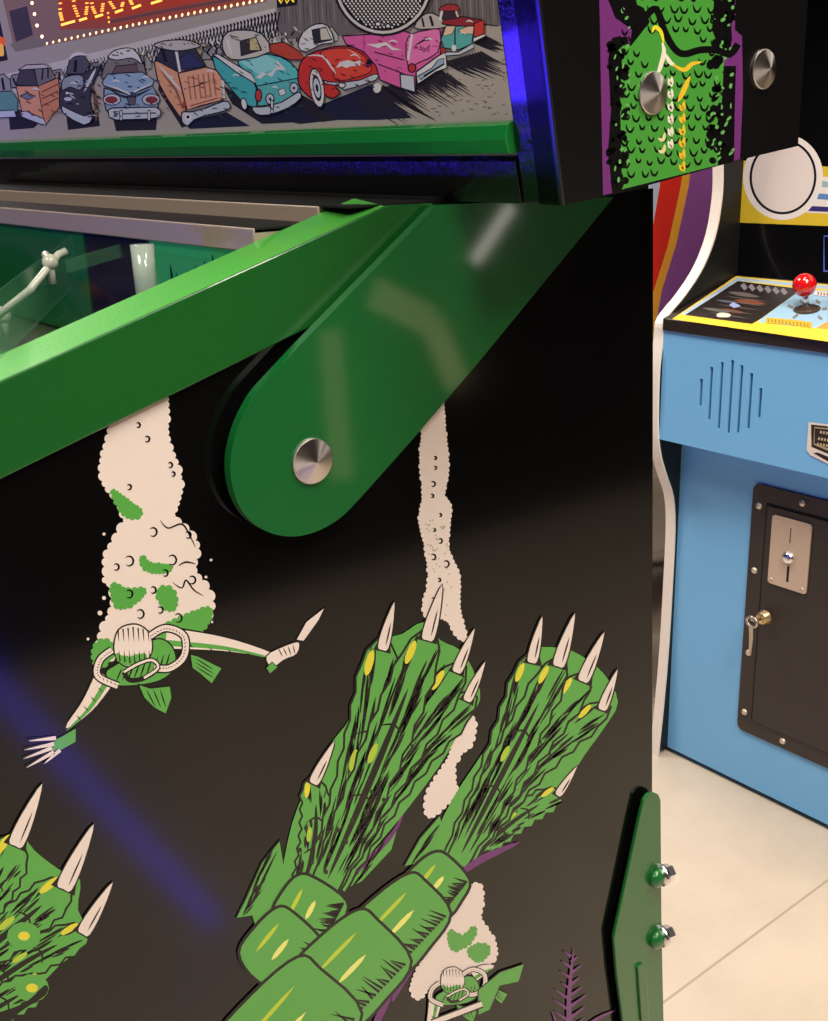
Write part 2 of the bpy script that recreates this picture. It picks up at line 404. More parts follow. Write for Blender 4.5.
# plant one
A.poly(GRN, [(284, 900), (288, 840), (305, 790), (330, 745), (352, 715), (370, 665), (384, 640), (402, 634), (424, 622), (440, 640), (460, 650), (474, 672), (480, 700), (462, 728), (440, 765), (405, 812), (375, 848), (330, 900)], 3)
for b_, t_, w_, be, bd, bu, sd in [((300, 895), (314, 778), 30, 8, (.45, -.9), 46, 1), ((318, 890), (384, 640), 44, 10, (.25, -1), 48, 2), ((335, 886), (473, 694), 38, -14, (.42, -.9), 42, 5), ((328, 888), (462, 664), 38, -8, (.38, -.92), 46, 4), ((322, 892), (431, 630), 42, 2, (.26, -.97), 56, 3)]:
    leaf(b_, t_, w_, be, bu, bd, seed=sd)
A.up()
for x, y in [(300, 850), (312, 862), (330, 856), (320, 838), (338, 830), (306, 828), (346, 842), (352, 820), (366, 812), (300, 872), (326, 872), (384, 800), (372, 792)]: A.disc(DGR, x, y, 2.2, 2.6, up=False, seg=8)
# torn edges and hatching on the fins
A.up()
for fx, fy, gx, gy, n_ in ((262, 862, 240, 916, 9), (376, 850, 345, 890, 6), (424, 838, 408, 864, 5)):
    for k in range(n_):
        t = k/n_; A.line(BLK, [(fx+(gx-fx)*t+random.uniform(8, 18), fy+(gy-fy)*t-14), (fx+(gx-fx)*t, fy+(gy-fy)*t+6)], 2.4, 2, up=False)
# plant two
A.poly(GRN, [(436, 872), (432, 845), (452, 800), (478, 760), (505, 718), (520, 680), (532, 650), (560, 648), (580, 655), (604, 674), (618, 702), (604, 728), (584, 756), (566, 785), (548, 808), (510, 838), (470, 868)], 3)
for b_, t_, w_, be, bd, bu, sd in [((470, 862), (562, 792), 26, -6, (.55, -.83), 34, 10), ((452, 862), (534, 654), 34, 8, (.22, -.97), 46, 6), ((466, 860), (608, 704), 30, -14, (.36, -.93), 42, 9), ((462, 862), (588, 674), 34, -8, (.4, -.91), 52, 8), ((456, 864), (562, 658), 34, 0, (.3, -.95), 54, 7)]:
    leaf(b_, t_, w_, be, bu, bd, seed=sd)
# plant three (lower left corner)
A.poly(GRN, [(-30, 860), (0, 842), (18, 830), (34, 850), (60, 870), (80, 880), (78, 910), (90, 938), (60, 965), (40, 985), (0, 1020), (-30, 1040)], 3)
for b_, t_, w_, be, bd, bu, sd in [((-40, 1010), (88, 930), 34, -6, (.5, -.86), 58, 13), ((-50, 980), (68, 884), 42, 0, (.42, -.9), 70, 12), ((-60, 950), (18, 840), 44, 6, (.4, -.92), 66, 11)]:
    leaf(b_, t_, w_, be, bu, bd, seed=sd)
leaf((-60, 1050), (44, 982), 36, -4, 0, seed=14)
for x, y in ((24, 936), (32, 988)): A.disc(GRN, x, y, 17, 14); A.disc(YEL, x, y, 6, 4.5)
A.poly(BLK, [(-30, 1021), (0, 1012), (26, 1002), (45, 985), (46, 995), (20, 1012), (-10, 1040)], 3)
# segmented stalks
def stalk(segs):
    for (x1, y1, w1), (x2, y2, w2) in segs:
        dx, dy = x2-x1, y2-y1; d = math.hypot(dx, dy); nx, ny = -dy/d, dx/d; ux, uy = dx/d, dy/d
        pts = [(x1+nx*w1/2, y1+ny*w1/2), (x1+nx*w1*.2-ux*6, y1+ny*w1*.2-uy*6), (x1-nx*w1/2, y1-ny*w1/2), ((x1+x2)/2-nx*(w1+w2)*.29, (y1+y2)/2-ny*(w1+w2)*.29), (x2-nx*w2/2, y2-ny*w2/2), (x2-ux*-10, y2+uy*10), (x2+nx*w2/2, y2+ny*w2/2), ((x1+x2)/2+nx*(w1+w2)*.29, (y1+y2)/2+ny*(w1+w2)*.29)]
        A.outlined(GRN, pts, 3, 4)
        A.up()
        for j in range(17):
            t = .08+.052*j
            bx_, by_ = x1+dx*t-nx*(w1*.48), y1+dy*t-ny*(w1*.48)
            A.line(BLK, [(bx_, by_), (bx_+nx*w1*random.uniform(.12, .34)+ux*5, by_+ny*w1*random.uniform(.12, .34)+uy*5)], 3, 1, up=False)
        A.line((240, 240, 130), [(x1+dx*.3, y1+dy*.3), (x1+dx*.75, y1+dy*.75)], 5, 2, 4)
        A.line((190, 214, 60), [(x1+dx*.2+nx*w1*.3, y1+dy*.2+ny*w1*.3), (x1+dx*.8+nx*w1*.3, y1+dy*.8+ny*w1*.3)], 4, 2, 4)
stalk([((322, 888, 56), (300, 930, 62)), ((300, 925, 58), (262, 972, 60))])
for p_ in ([(466, 872), (455, 900), (440, 925), (424, 944)], [(432, 925), (418, 955), (400, 985), (392, 1002)], [(395, 985), (380, 1015), (366, 1045)], [(452, 880), (480, 860), (520, 842)]):
    A.line(PUR, p_, 7, 2, 4)
stalk([((452, 866, 46), (425, 900, 56)), ((430, 893, 58), (376, 950, 72)), ((385, 935, 74), (322, 1000, 84)), ((330, 985, 86), (250, 1075, 96))])
# lower swimmer and fern
swimmer(452, 978, .62, (494, 966), (424, 1040))
A.outlined(GRN, [(478, 990), (500, 972), (524, 964), (519, 982), (500, 986), (490, 1010), (478, 1015)], 1.2)
A.line(BLK, [(432, 1023), (482, 1004)], 8); A.line(CRM, [(432, 1023), (482, 1004)], 5)
def fern(x, y0, y1, k):
    A.line(PUR, [(x, y1), (x-2, (y0+y1)/2), (x+3, y0)], 7*k, 1, 4)
    A.up(); y = y1; s_ = 1
    while y > y0+6:
        l = (8+14*(y-y0)/(y1-y0))*k*random.uniform(.7, 1.1); A.line(PUR, [(x, y), (x+s_*l, y-l*.7)], 3.4*k, 1, up=False); s_ = -s_; y -= 5.5*k
fern(571, 948, 1050, 1)
A.line(PUR, [(560, 1060), (590, 1024), (616, 1010)], 6, 1, 4); A.line(PUR, [(575, 1040), (600, 1016)], 4, 1)
A.line(PUR, [(540, 1040), (556, 1022), (552, 1012)], 4, 1)
A.build('side_artwork', pin, 'comic print of green sea plants, swimmers and white bubbles on black')

# --- side rail (green)
green_pc = mat('green_powder_coat', (8, 98, 42), .3, coat=.7, bump=(420, .12, .0003), noise=(900, (16, 98, 44)))
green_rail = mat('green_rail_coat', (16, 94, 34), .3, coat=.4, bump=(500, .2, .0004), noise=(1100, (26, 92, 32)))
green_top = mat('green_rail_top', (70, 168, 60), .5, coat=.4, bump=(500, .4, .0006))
r_b0 = P(0, 477); r_b1 = P(300, 330); bd_ = (r_b1-r_b0).normalized()
def along(p, d, x): return p+d*((x-p.x)/d.x)
rend = P(430, 204)
xe = rend.x
T = lambda x: along(rt0, rail_dir, x); B = lambda x: along(r_b0, bd_, x)
kx = rtb.x
mb = MB()
yo = YS-.0035
mb.prism([(frontx, yo, T(frontx).z), (kx, yo, T(kx).z), (xe, yo, T(kx).z-.0005), (xe, yo, B(xe).z), (frontx, yo, B(frontx).z)], (0, .003, 0), green_rail)
mb.build('side_rail', pin, bevel=.001)
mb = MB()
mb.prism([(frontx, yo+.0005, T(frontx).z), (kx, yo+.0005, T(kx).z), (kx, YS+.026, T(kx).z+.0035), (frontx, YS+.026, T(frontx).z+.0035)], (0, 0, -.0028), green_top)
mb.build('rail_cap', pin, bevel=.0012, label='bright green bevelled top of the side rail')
# --- hinge arm
YA = .487
Q = lambda px, py: onY(px, py, YA)
c0 = Q(312, 461); 
pl = Q(252.8, 396.7); pr = Q(366.7, 491)
up_l = Q(437, 205); up_r = Q(614, 197)
dl = (up_l-pl).normalized(); dr = (up_r-pr).normalized()
rad = .034
low = [Q(*p) for p in [(478, 363), (420, 431)]+spline([(366.7, 491), (346, 513), (328, 526), (309, 534), (289, 536.5), (268, 532), (249, 519.5), (237, 501), (231, 478), (231.5, 453), (239, 425), (254, 396), (275, 372)], 5, False)+[(300, 345)]]
arm_pts = [up_r]+low+[up_l]
mb = MB(); mb.prism([tuple(p) for p in arm_pts], (0, .006, 0), green_pc)
arm = mb.build('hinge_arm', pin, bevel=.0012)
mb = MB(); mb.lathe((c0.x, YS, c0.z), (0, -1, 0), [(0, 0), (.016, 0), (.016, .0065), (0, .0065)], black_ins); mb.build('hinge_spacer', arm)
steel = brushed('turned_steel', (205, 198, 192))
def aniso(m):
    b = m.node_tree.nodes['Principled BSDF']; b.inputs['Roughness'].default_value = .33
    b.inputs['Anisotropic'].default_value = .9
    t = m.node_tree.nodes.new('ShaderNodeTangent'); t.direction_type = 'RADIAL'; t.axis = 'Y'
    m.node_tree.links.new(t.outputs['Tangent'], b.inputs['Tangent'])
aniso(steel)
def dome(name, c, parent, r=.012, h=.005):
    """turned conical bolt head; its origin sits on the axis so that the turning marks run round it"""
    c = Vector(c); m = MB()
    m.lathe((0, 0, 0), (0, -1, 0), [(r*.9, -.002), (r*.97, 0), (r, .001), (r*.96, .0016), (r*.5, .0016+(h-.0016)*.5), (r*.02, h), (0, h)], steel, 96, False)
    o = m.build(name, parent); o.location = c
    return o
dome('pivot_bolt', (c0.x, YA, c0.z), arm, .0122)

# --- backbox
bvin = mat('black_vinyl', (10, 9, 12), .22, spec=1, coat=.6, bump=(260, .55, .0015))
bfb = onY(562.8, 205.4, YB); bft = onY(538.6, 0, YB)
fd = (bft-bfb).normalized()                                  # up the leaning front edge
b1 = onY(618.6, 193.5, YB); b2 = onY(739.5, 160, YB); brb = onY(798, 146, YB); brt = onY(808, 0, YB)
rd2 = (brt-brb).normalized()
top_f = bfb+fd*.62; top_r = brb+rd2*.62
prof = [bfb, b1, b2, brb, top_r, top_f]
BW = 1.27-YB
black_side = mat('backbox_print_black', (9, 8, 9), .32)
mb = MB()
mb.prism([tuple(p) for p in prof], (0, .016, 0), black_side)
bb = mb.build('backbox', pin)
FN = fd.cross(V(0, 1, 0)).normalized()
if FN.x > 0: FN = -FN                                        # outward normal of the leaning front
inn = -FN
# far side, top, back, bottom boards
mb = MB()
mb.prism([tuple(p+V(0, BW-.016, 0)) for p in prof], (0, .016, 0), black_side)
mb.prism([tuple(p+V(0, .016, 0)) for p in (top_f-fd*.016, top_r-rd2*.016, top_r, top_f)], (0, BW-.032, 0), black_side)
mb.prism([tuple(p+V(0, .016, 0)) for p in (brb, brb+V(-.012, 0, 0), top_r+V(-.012, 0, -.02), top_r+V(0, 0, -.02))], (0, BW-.032, 0), black_side)
mb.prism([tuple(p+V(0, .016, 0)) for p in (bfb+inn*.02+fd*.001, brb+V(-.014, 0, .001), brb+V(-.014, 0, .015), bfb+inn*.02+fd*.014)], (0, BW-.032, 0), black_ins)
mb.build('backbox_shell', bb)
fp0 = bfb.copy()
def onF(px, py, depth=0): return hit(px, py, fp0+inn*depth, FN)
yin = onF(522, 152, .004).y
gb = onF(517, 122, .004)            # bottom edge of the visible glass
tb0 = onF(300, 152.5); tb1 = onF(300, 123.5)
def hgt(p): return (p-bfb).dot(fd)
h_tb0, h_tb1 = hgt(onF(517, 153.5)), hgt(onF(517, 121))
def fpt(y, h, out=0): return Vector((bfb.x, y, bfb.z))+fd*h-inn*out
mb = MB()   # right stile
q = [fpt(YB+.0015, .0, 0), fpt(YB+.0015, .62, 0), fpt(yin, .62, 0), fpt(yin, .0, 0)]
mb.prism([tuple(p) for p in q], inn*.02, bvin); mb.build('front_stile', bb, bevel=.0015); mb = MB()
q = [fpt(1.25, .0, 0), fpt(1.25, .62, 0), fpt(1.27, .62, 0), fpt(1.27, .0, 0)]
mb.prism([tuple(p) for p in q], inn*.02, bvin)
mb.build('front_stile', bb, bevel=.0015)
mb = MB()   # lower rail with rounded nose
yy = yin
pr_ = [(0, 0), (0, .0002), (h_tb0*.1, .0006), (h_tb0*.5, .0012), (h_tb0*.85, .0008), (h_tb0-.001, 0)]
mb.prism([tuple(fpt(yin+.0002, a, o)) for a, o in pr_]+[tuple(fpt(yin+.0002, h_tb0-.001, -.018)), tuple(fpt(yin+.0002, 0, -.018))], (0, 1.25-yin, 0), bvin)
mb.build('lower_rail', bb, bevel=.001)
mb = MB()   # green moulding under the glass
g_mould = mat('green_moulding', (28, 140, 62), .22, coat=.7, bump=(300, .2, .0006))
pr_ = [(h_tb0, 0), (h_tb0+.0008, .004), (h_tb0+(h_tb1-h_tb0)*.5, .0052), (h_tb1-.001, .003), (h_tb1, 0)]
mb.prism([tuple(fpt(yin+.0004, a, o)) for a, o in pr_]+[tuple(fpt(yin+.0004, h_tb1, -.01)), tuple(fpt(yin+.0004, h_tb0, -.01))], (0, 1.249-yin, 0), g_mould)
mb.build('glass_moulding', bb, bevel=.0008, label='glossy green moulding under the lit glass')
mb = MB()   # thin metal edge at the corner
ed = mat('edge_metal', (120, 118, 122), .3, 1)
mb.prism([tuple(fpt(YB-.0008, 0, .0008)), tuple(fpt(YB-.0008, .62, .0008)), tuple(fpt(YB+.001, .62, .0008)), tuple(fpt(YB+.001, 0, .0008))], inn*.0016, ed)
mb.build('corner_edge', bb)

# --- backglass print
G = Art(fp0+inn*.004, FN, emit=.14, rough=.75, pre='glass', step=.0000025)
G.poly((176, 166, 152), [(-40, -30), (506, -30), (518, 160), (-40, 175)])              # sandy lot
mbg = None
gray = (128, 120, 110)
# fences
G.poly((112, 106, 98), [(275, -30), (500, -30), (505, 26), (440, 24), (340, 36), (278, 40)])
G.up()
for k in range(60):
    x = 276+k*3.8; G.line((70, 64, 58) if k % 3 else (150, 142, 130), [(x, random.uniform(-20, 2)), (x+2, 26+random.uniform(-2, 6))], random.uniform(.5, 1.1), 2, up=False)
G.line(BLK, [(498, 26), (460, 22)], 1.2)
G.poly((206, 200, 188), [(-10, 78), (275, 8), (278, 38), (180, 54), (90, 72), (-10, 100)])
G.up()
for k in range(62):                                            # chain-link
    t = k/62; x = 66+212*t; y0 = 66-55*t; hh = 12+16*t
    G.line(BLK, [(x, y0), (x+5, y0+hh)], .5+1.0*t, up=False); G.line(BLK, [(x+5, y0), (x, y0+hh)], .5+1.0*t, up=False)
for k in range(28): G.line((110, 100, 92), [(2+k*2.5, 84-k*.6), (3+k*2.5, 92-k*.6)], .7, up=False)
# screen board
G.poly((176, 166, 150), [(-8, -30), (2, -30), (3, 0), (15, 57), (276, 4), (272, -30), (284, -30), (284, 6), (8, 62), (-2, 60)])
G.poly((150, 120, 104), [(2, -30), (272, -30), (266, 2), (15, 52), (3, 0)])
G.poly((138, 128, 112), [(10, 44), (42, 34), (50, 44), (15, 51)])
G.poly((72, 64, 70), [(9, 11), (27, 6), (33, 35), (16, 42)])
G.poly((84, 72, 76), [(3, -2), (60, -20), (60, -30), (2, -30)])
G.poly((178, 84, 58), [(56, -30), (270, -30), (266, -2), (160, 20), (110, 28), (60, 30)])
G.poly((206, 72, 34), [(58, -30), (262, -30), (240, -6), (150, 10), (100, 20), (60, 24)])
G.line((120, 80, 70), [(110, 22), (160, 12), (240, -2)], 3)
LMP = (255, 214, 130)
G.up()
for p_ in [((61, 25), (75, 21)), ((79, 20.5), (87, 18)), ((95, 17), (103, 14.5)), ((115, 12.5), (123, 9.5)), ((132, 8.5), (141, 5)), ((151, 3.5), (162, 0)), ((180, -3), (190, -5))]:
    G.line((255, 170, 70), list(p_), 2.4, e=2.2, up=False)
def dots(pts, n, w=4, h=1.7, rot=-.15):
    for i in range(n):
        t = i/(n-1); k = t*(len(pts)-1); a = int(min(k, len(pts)-2)); f_ = k-a
        x = pts[a][0]+(pts[a+1][0]-pts[a][0])*f_; y = pts[a][1]+(pts[a+1][1]-pts[a][1])*f_
        G.disc((255, 160, 60), x, y, w/2, h/2, rot, 8, e=2.0, up=False)
dots([(61, -14), (60, 12), (62, 20)], 10); dots([(73, -14), (74, 6), (78, 16)], 9); dots([(86, -14), (87, 6), (86, 14)], 8)
dots([(91, -14), (92, 6), (95, 13)], 8); dots([(102, -14), (103, 4), (102, 11)], 7); dots([(109, -14), (110, 2), (114, 8)], 7)
dots([(122, -14), (123, 2), (122, 6)], 6); dots([(128, -14), (130, 0), (132, 4)], 6); dots([(141, -14), (141, -2)], 4)
dots([(108, 13), (109, 22)], 3, 2, 2.4)
G.up()
for k in range(36):                                            # border lamps
    t = k/35; x = 47+215*t+0; y = 43.5-43.5*t-1.2*math.sin(PI*t)
    if y > -10: G.disc((255, 176, 110), x, y, 1.0+.2*t, 1.5+.5*t, .2, 8, e=2.4, up=False); G.disc((255, 240, 200), x, y-.3, .5, .8, e=4, up=False, seg=6)
for x, y in [(32, 3), (34.5, 14), (37, 25.5), (42, 36.5), (30, -8)]: G.disc((255, 190, 150), x, y, 1.6, 1.9, e=2.6, up=False); G.disc((255, 245, 225), x, y, .8, 1, e=5, up=False, seg=6)
G.poly((20, 18, 20), [(275, -30), (300, -30), (297, 5), (277, 8)])
G.line((250, 214, 40), [(277, -4), (281, 3), (284, -3), (287, 3), (290, -2), (294, 2)], 2, e=.6)
# fire-lit patch at far left
G.poly((30, 24, 34), [(-20, 20), (0, 20), (8, 60), (-20, 66)])
G.poly((222, 98, 40), [(-20, 34), (0, 36), (6, 42), (2, 50), (4, 56), (-6, 52), (-20, 50)], 3, e=.4)
G.poly((236, 180, 80), [(-6, 46), (2, 44), (4, 54), (0, 56)], 3, e=.4)
# shadows on the ground
SH = (34, 30, 34); NAV = (26, 28, 50)
for pts, c in [([(8, 108), (36, 112), (44, 118), (34, 128), (10, 130)], SH), ([(64, 100), (98, 112), (100, 126), (68, 130)], SH), ([(112, 114), (158, 112), (156, 130), (116, 131)], SH), ([(160, 76), (190, 124), (182, 128), (158, 90)], SH), ([(184, 122), (226, 112), (250, 126), (190, 129)], NAV), ([(222, 84), (250, 104), (300, 122), (262, 124), (232, 104)], SH), ([(262, 116), (298, 102), (336, 120), (300, 124)], NAV), ([(290, 88), (318, 104), (338, 120), (322, 122), (298, 106)], SH), ([(318, 106), (372, 84), (392, 100), (412, 118), (376, 120), (338, 120)], NAV)]:
    G.poly(c, pts)
def rake(x0, y0, x1, y1, n, dx, dy, c=SH, w=2.6):
    G.up()
    for k in range(n):
        t = k/(n-1); x = x0+(x1-x0)*t; y = y0+(y1-y0)*t; s_ = random.uniform(.6, 1.1)
        G.line(c, [(x, y), (x+dx*s_*.5, y+dy*s_*.55), (x+dx*s_, y+dy*s_)], w, 1, up=False)
rake(356, 100, 392, 84, 14, 40, 26); rake(380, 92, 440, 70, 22, 36, 26); rake(400, 84, 446, 74, 12, 22, 14, w=4); rake(444, 62, 480, 52, 14, 40, 20, w=3); rake(474, 42, 484, 36, 8, 28, 12, w=3)
rake(382, 86, 400, 100, 8, 44, 26, w=3.4)
G.up()
for k in range(60):
    x, y = random.uniform(430, 512), random.uniform(60, 118); G.line((84, 74, 70), [(x, y), (x+random.uniform(2, 7), y+random.uniform(-3, 2))], .8, 2, up=False)
# stripes of light between the cars
WHT = (222, 220, 214); CHR = (196, 204, 208)
def blob(c, pts, w=1, sm=0): G.outlined(c, pts, w, sm)
# distant car roofs
for x, y, s_, c in [(182, 50, 12, (170, 168, 160)), (200, 48, 10, (188, 176, 130)), (212, 50, 12, (150, 150, 144)), (262, 42, 12, (200, 184, 130)), (278, 40, 12, (176, 174, 168)), (312, 34, 14, (150, 150, 148)), (326, 32, 12, (188, 186, 180)), (140, 60, 12, (160, 158, 150)), (56, 74, 10, (150, 140, 130)), (98, 66, 10, (120, 120, 120)), (18, 78, 10, (140, 136, 130)), (246, 40, 10, (190, 180, 150))]:
    blob(c, [(x-s_, y+6), (x-s_*.6, y-3), (x+s_*.5, y-5), (x+s_, y+3), (x+s_, y+9), (x-s_, y+10)], 1.1)
    G.line(BLK, [(x-s_*.5, y), (x-s_*.2, y+7)], 2); G.line(BLK, [(x+s_*.3, y-2), (x+s_*.4, y+6)], 2)
# crowd of far car parts between the rows
for k in range(170):
    x = random.uniform(0, 300); y = 84-.17*x+random.uniform(-9, 9)
    G.line(random.choice([BLK, BLK, WHT, (90, 84, 80), (170, 160, 140), CHR]), [(x, y), (x+random.uniform(-5, 5), y+random.uniform(2, 8))], random.uniform(1, 2.4), 2)
# 1 teal at the edge
blob((96, 150, 140), [(-20, 92), (12, 91), (18, 100), (17, 112), (-20, 114)]); blob(CHR, [(-20, 112), (14, 110), (16, 117), (-20, 119)]); blob((150, 150, 144), [(-20, 78), (4, 74), (10, 80), (11, 91), (-20, 92)]); G.line(BLK, [(2, 78), (4, 90)], 2.4)
# 2 peach wagon
blob((226, 160, 116), [(16, 86), (38, 86), (58, 78), (61, 104), (46, 124), (22, 112)]); blob((214, 140, 96), [(38, 86), (58, 78), (61, 106), (44, 122)])
blob((70, 66, 66), [(16, 85), (20, 70), (33, 68), (38, 86)]); blob((120, 116, 110), [(34, 68), (48, 65), (56, 78), (38, 86)])
blob((200, 192, 180), [(18, 70), (26, 65), (44, 64), (52, 68), (34, 69)])
blob(CHR, [(20, 112), (26, 111), (44, 119), (46, 125), (40, 124), (22, 117)]); blob((120, 130, 134), [(20, 96), (27, 93), (36, 96), (28, 100)]); [G.line((120, 70, 50), [(42, 92+7*j), (58, 84+7*j)], 1.2) for j in range(3)]
G.line(BLK, [(42, 80), (43, 68)], 1.6); G.line(BLK, [(48, 78), (48, 67)], 1.6)
# 3 dark saloon
blob((62, 60, 66), [(60, 92), (66, 76), (82, 74), (100, 66), (94, 82), (90, 100), (94, 118), (84, 122), (62, 112)], 1.2, 3)
blob((150, 160, 166), [(62, 90), (64, 78), (80, 75), (84, 82), (80, 90), (70, 87)], 1, 3)
blob((84, 82, 88), [(66, 74), (70, 58), (84, 55), (90, 64), (84, 74)], 1.2); G.line(WHT, [(68, 60), (76, 54), (88, 55)], 3, 2, 4); G.line(BLK, [(76, 60), (75, 72)], 3); G.line(WHT, [(96, 68), (84, 92)], 3, 2)
blob(CHR, [(62, 106), (66, 108), (84, 116), (90, 114), (92, 119), (84, 125), (64, 114)], 1, 2); G.disc(CHR, 68, 99, 4, 2); G.disc(WHT, 67, 93, 1.4)
G.line((110, 84, 66), [(92, 84), (96, 104), (96, 122)], 4, 2, 3)
# 4 pale blue car seen from behind
blob((130, 124, 118), [(102, 74), (110, 56), (128, 52), (140, 58), (146, 72), (140, 78), (106, 80)], 1.2, 2)
blob(WHT, [(108, 57), (116, 50), (130, 48), (138, 54), (142, 64), (132, 58), (118, 60)], 1.1, 3); blob((104, 88, 82), [(112, 74), (116, 66), (136, 64), (140, 74)], 1)
blob((150, 178, 198), [(102, 82), (108, 74), (142, 72), (154, 80), (152, 86), (130, 94), (104, 86)], 1.2)
blob((140, 166, 188), [(104, 88), (130, 95), (152, 86), (158, 94), (158, 108), (150, 114), (112, 116), (106, 110), (104, 98)], 1.3)
G.line(WHT, [(104, 84), (116, 88), (130, 94), (142, 88), (154, 82)], 2, 2); G.line((40, 44, 60), [(110, 90), (122, 96), (130, 97), (140, 94), (152, 88)], 3, 2, 3)
for x in (112, 151): G.disc(BLK, x, 99.5, 9.4, 6.2); G.disc(CHR, x, 99.5, 8.4, 5.2); G.disc((140, 52, 44), x-(.6 if x < 130 else -.6), 99.8, 6.4, 3.6)
blob((96, 90, 96), [(127, 97), (136, 97), (135, 105), (129, 105)], 1)
blob(CHR, [(108, 110), (112, 108), (156, 107), (161, 111), (160, 117), (150, 119), (116, 120), (109, 117)], 1.3); G.line((90, 96, 104), [(114, 114), (156, 113)], 1.6)
for x in (121, 149): G.line(BLK, [(x, 110), (x, 121)], 3.2); G.line(WHT, [(x, 111), (x, 120)], 1.6)
# 5 peach hatch wagon
blob((222, 160, 120), [(154, 62), (160, 60), (180, 72), (186, 108), (182, 120), (168, 100), (158, 82)], 1.3)
G.line((150, 96, 70), [(160, 70), (176, 90), (184, 112)], 2.4, 2); G.line(WHT, [(158, 64), (172, 80), (182, 92)], 2, 2)
blob((54, 50, 64), [(156, 60), (162, 46), (194, 46), (206, 66), (200, 70), (178, 72)], 1.2); G.line(WHT, [(176, 50), (180, 72)], 2.6); blob((50, 54, 96), [(180, 58), (190, 52), (204, 66), (182, 69)], .8); G.line(BLK, [(162, 48), (166, 62)], 3)
blob((196, 192, 180), [(154, 46), (164, 41), (186, 40), (200, 45), (196, 48), (176, 51)], 1.3, 3)
blob((230, 168, 130), [(178, 73), (206, 67), (222, 72), (223, 100), (200, 106), (187, 110)], 1.4); G.line(WHT, [(222, 72), (224, 98)], 2.4)
for j in range(6): G.line((176, 112, 84), [(188+5*j, 76-j*.8), (191+5*j, 100-j*.8)], 1.6); 
G.line(BLK, [(186, 88), (196, 86), (204, 83), (213, 80)], 1.2, 2); G.line((150, 100, 76), [(190, 106), (218, 98)], 1.4)
blob(CHR, [(182, 112), (190, 112), (206, 108), (224, 101), (230, 104), (228, 110), (208, 115), (194, 120), (188, 126), (182, 122)], 1.4, 2); G.disc(WHT, 188, 117, 3.6); G.disc(BLK, 188, 117, 1.6)
G.disc((178, 60, 48), 184, 105, 1.8, 3.6)
# 6 turquoise coupe
TQ = (72, 178, 176)
blob(TQ, [(212, 56), (232, 64), (250, 74), (258, 92), (256, 108), (244, 104), (230, 88), (222, 78), (215, 68)], 1.3)
blob((96, 196, 192), [(238, 60), (268, 54), (290, 62), (300, 76), (299, 92), (278, 102), (258, 106), (256, 84), (244, 70)], 1.4, 2)
G.poly((150, 220, 214), [(240, 62), (266, 55), (276, 60), (280, 68), (258, 74), (252, 70)])
G.poly(WHT, [(256, 77), (262, 72), (268, 74), (276, 68), (277, 60), (286, 70), (276, 70), (272, 77), (266, 74), (260, 79)])
blob(WHT, [(212, 54), (218, 54), (252, 74), (256, 84), (236, 72)], 1.2)
blob((204, 200, 184), [(222, 42), (228, 32), (244, 30), (262, 34), (270, 52), (240, 60), (226, 56)], 1.4, 2); blob((52, 46, 46), [(240, 41), (256, 37), (262, 50), (241, 56)], 1); G.poly((206, 190, 130), [(250, 39), (256, 38), (260, 50), (250, 50)]); G.line(WHT, [(226, 36), (232, 56)], 2.5, 2)
blob((92, 184, 180), [(257, 86), (299, 78), (300, 94), (280, 104), (258, 106)], 1.2); blob(WHT, [(278, 90), (284, 88), (286, 94), (280, 96)], .8)
G.disc(BLK, 258.5, 95.5, 3.8, 7); G.disc((196, 56, 56), 258.5, 95.5, 2.6, 5.6); 
for x, y in ((270, 99), (294, 88)): G.disc(BLK, x, y, 4.8, 6); G.disc(CHR, x, y, 3.6, 4.8); G.disc(BLK, x, y, 1.4)
blob(CHR, [(252, 107), (262, 107), (282, 102), (298, 92), (301, 98), (288, 108), (268, 115), (256, 114)], 1.3, 2); G.line(BLK, [(272, 100), (272, 114)], 3.4); G.line(WHT, [(272, 101), (272, 113)], 1.8)
G.disc(BLK, 244, 104, 3.4, 6.6, -.2); G.disc(WHT, 244, 104, 2.4, 5.4, -.2)
# 7 red roadster
RD = (208, 52, 36)
blob((192, 70, 44), [(270, 44), (284, 42), (300, 52), (306, 60), (290, 60), (270, 52)], 1.2)
blob(RD, [(302, 60), (320, 50), (344, 46), (366, 52), (376, 66), (378, 76), (360, 82), (336, 86), (340, 92), (334, 98), (326, 96), (318, 86), (316, 100), (304, 92), (298, 80)], 1.5, 3)
blob((226, 74, 50), [(320, 52), (344, 48), (362, 54), (372, 70), (354, 78), (336, 80), (332, 66)], 1, 3)
G.line(WHT, [(306, 56), (322, 56), (332, 68), (336, 74)], 2, 2, 3); G.poly(WHT, [(336, 68), (340, 62), (348, 60), (354, 62), (361, 60), (360, 66), (352, 66), (346, 68), (342, 66)]); G.line((250, 160, 140), [(346, 48), (358, 56), (364, 66)], 1.4, 2, 3)
blob(WHT, [(298, 46), (303, 32), (316, 24), (328, 26), (334, 42), (322, 44), (306, 52)], 1.3, 2); blob((40, 40, 44), [(312, 30), (326, 27), (332, 40), (314, 44)], 1); G.poly((206, 200, 182), [(320, 29), (326, 28), (331, 39), (321, 40)])
G.disc(BLK, 317, 88, 7.4, 21, -.16); G.disc(WHT, 317, 88, 6.4, 19, -.16); G.disc(BLK, 317, 88, 4.2, 13.5, -.16); G.disc(CHR, 317, 88, 3.2, 10, -.16); G.disc(BLK, 317, 88, 1.4, 4, -.16)
blob(CHR, [(322, 80), (330, 82), (346, 82), (360, 80), (374, 74), (379, 75), (376, 80), (360, 86), (344, 90), (340, 86), (326, 84)], 1.2); G.disc(BLK, 342, 85, 4, 3.6); G.disc(WHT, 342, 85, 2.8, 2.4); G.disc(BLK, 369, 63, 3, 5, .5)
G.disc(WHT, 377, 88, 4, 5)
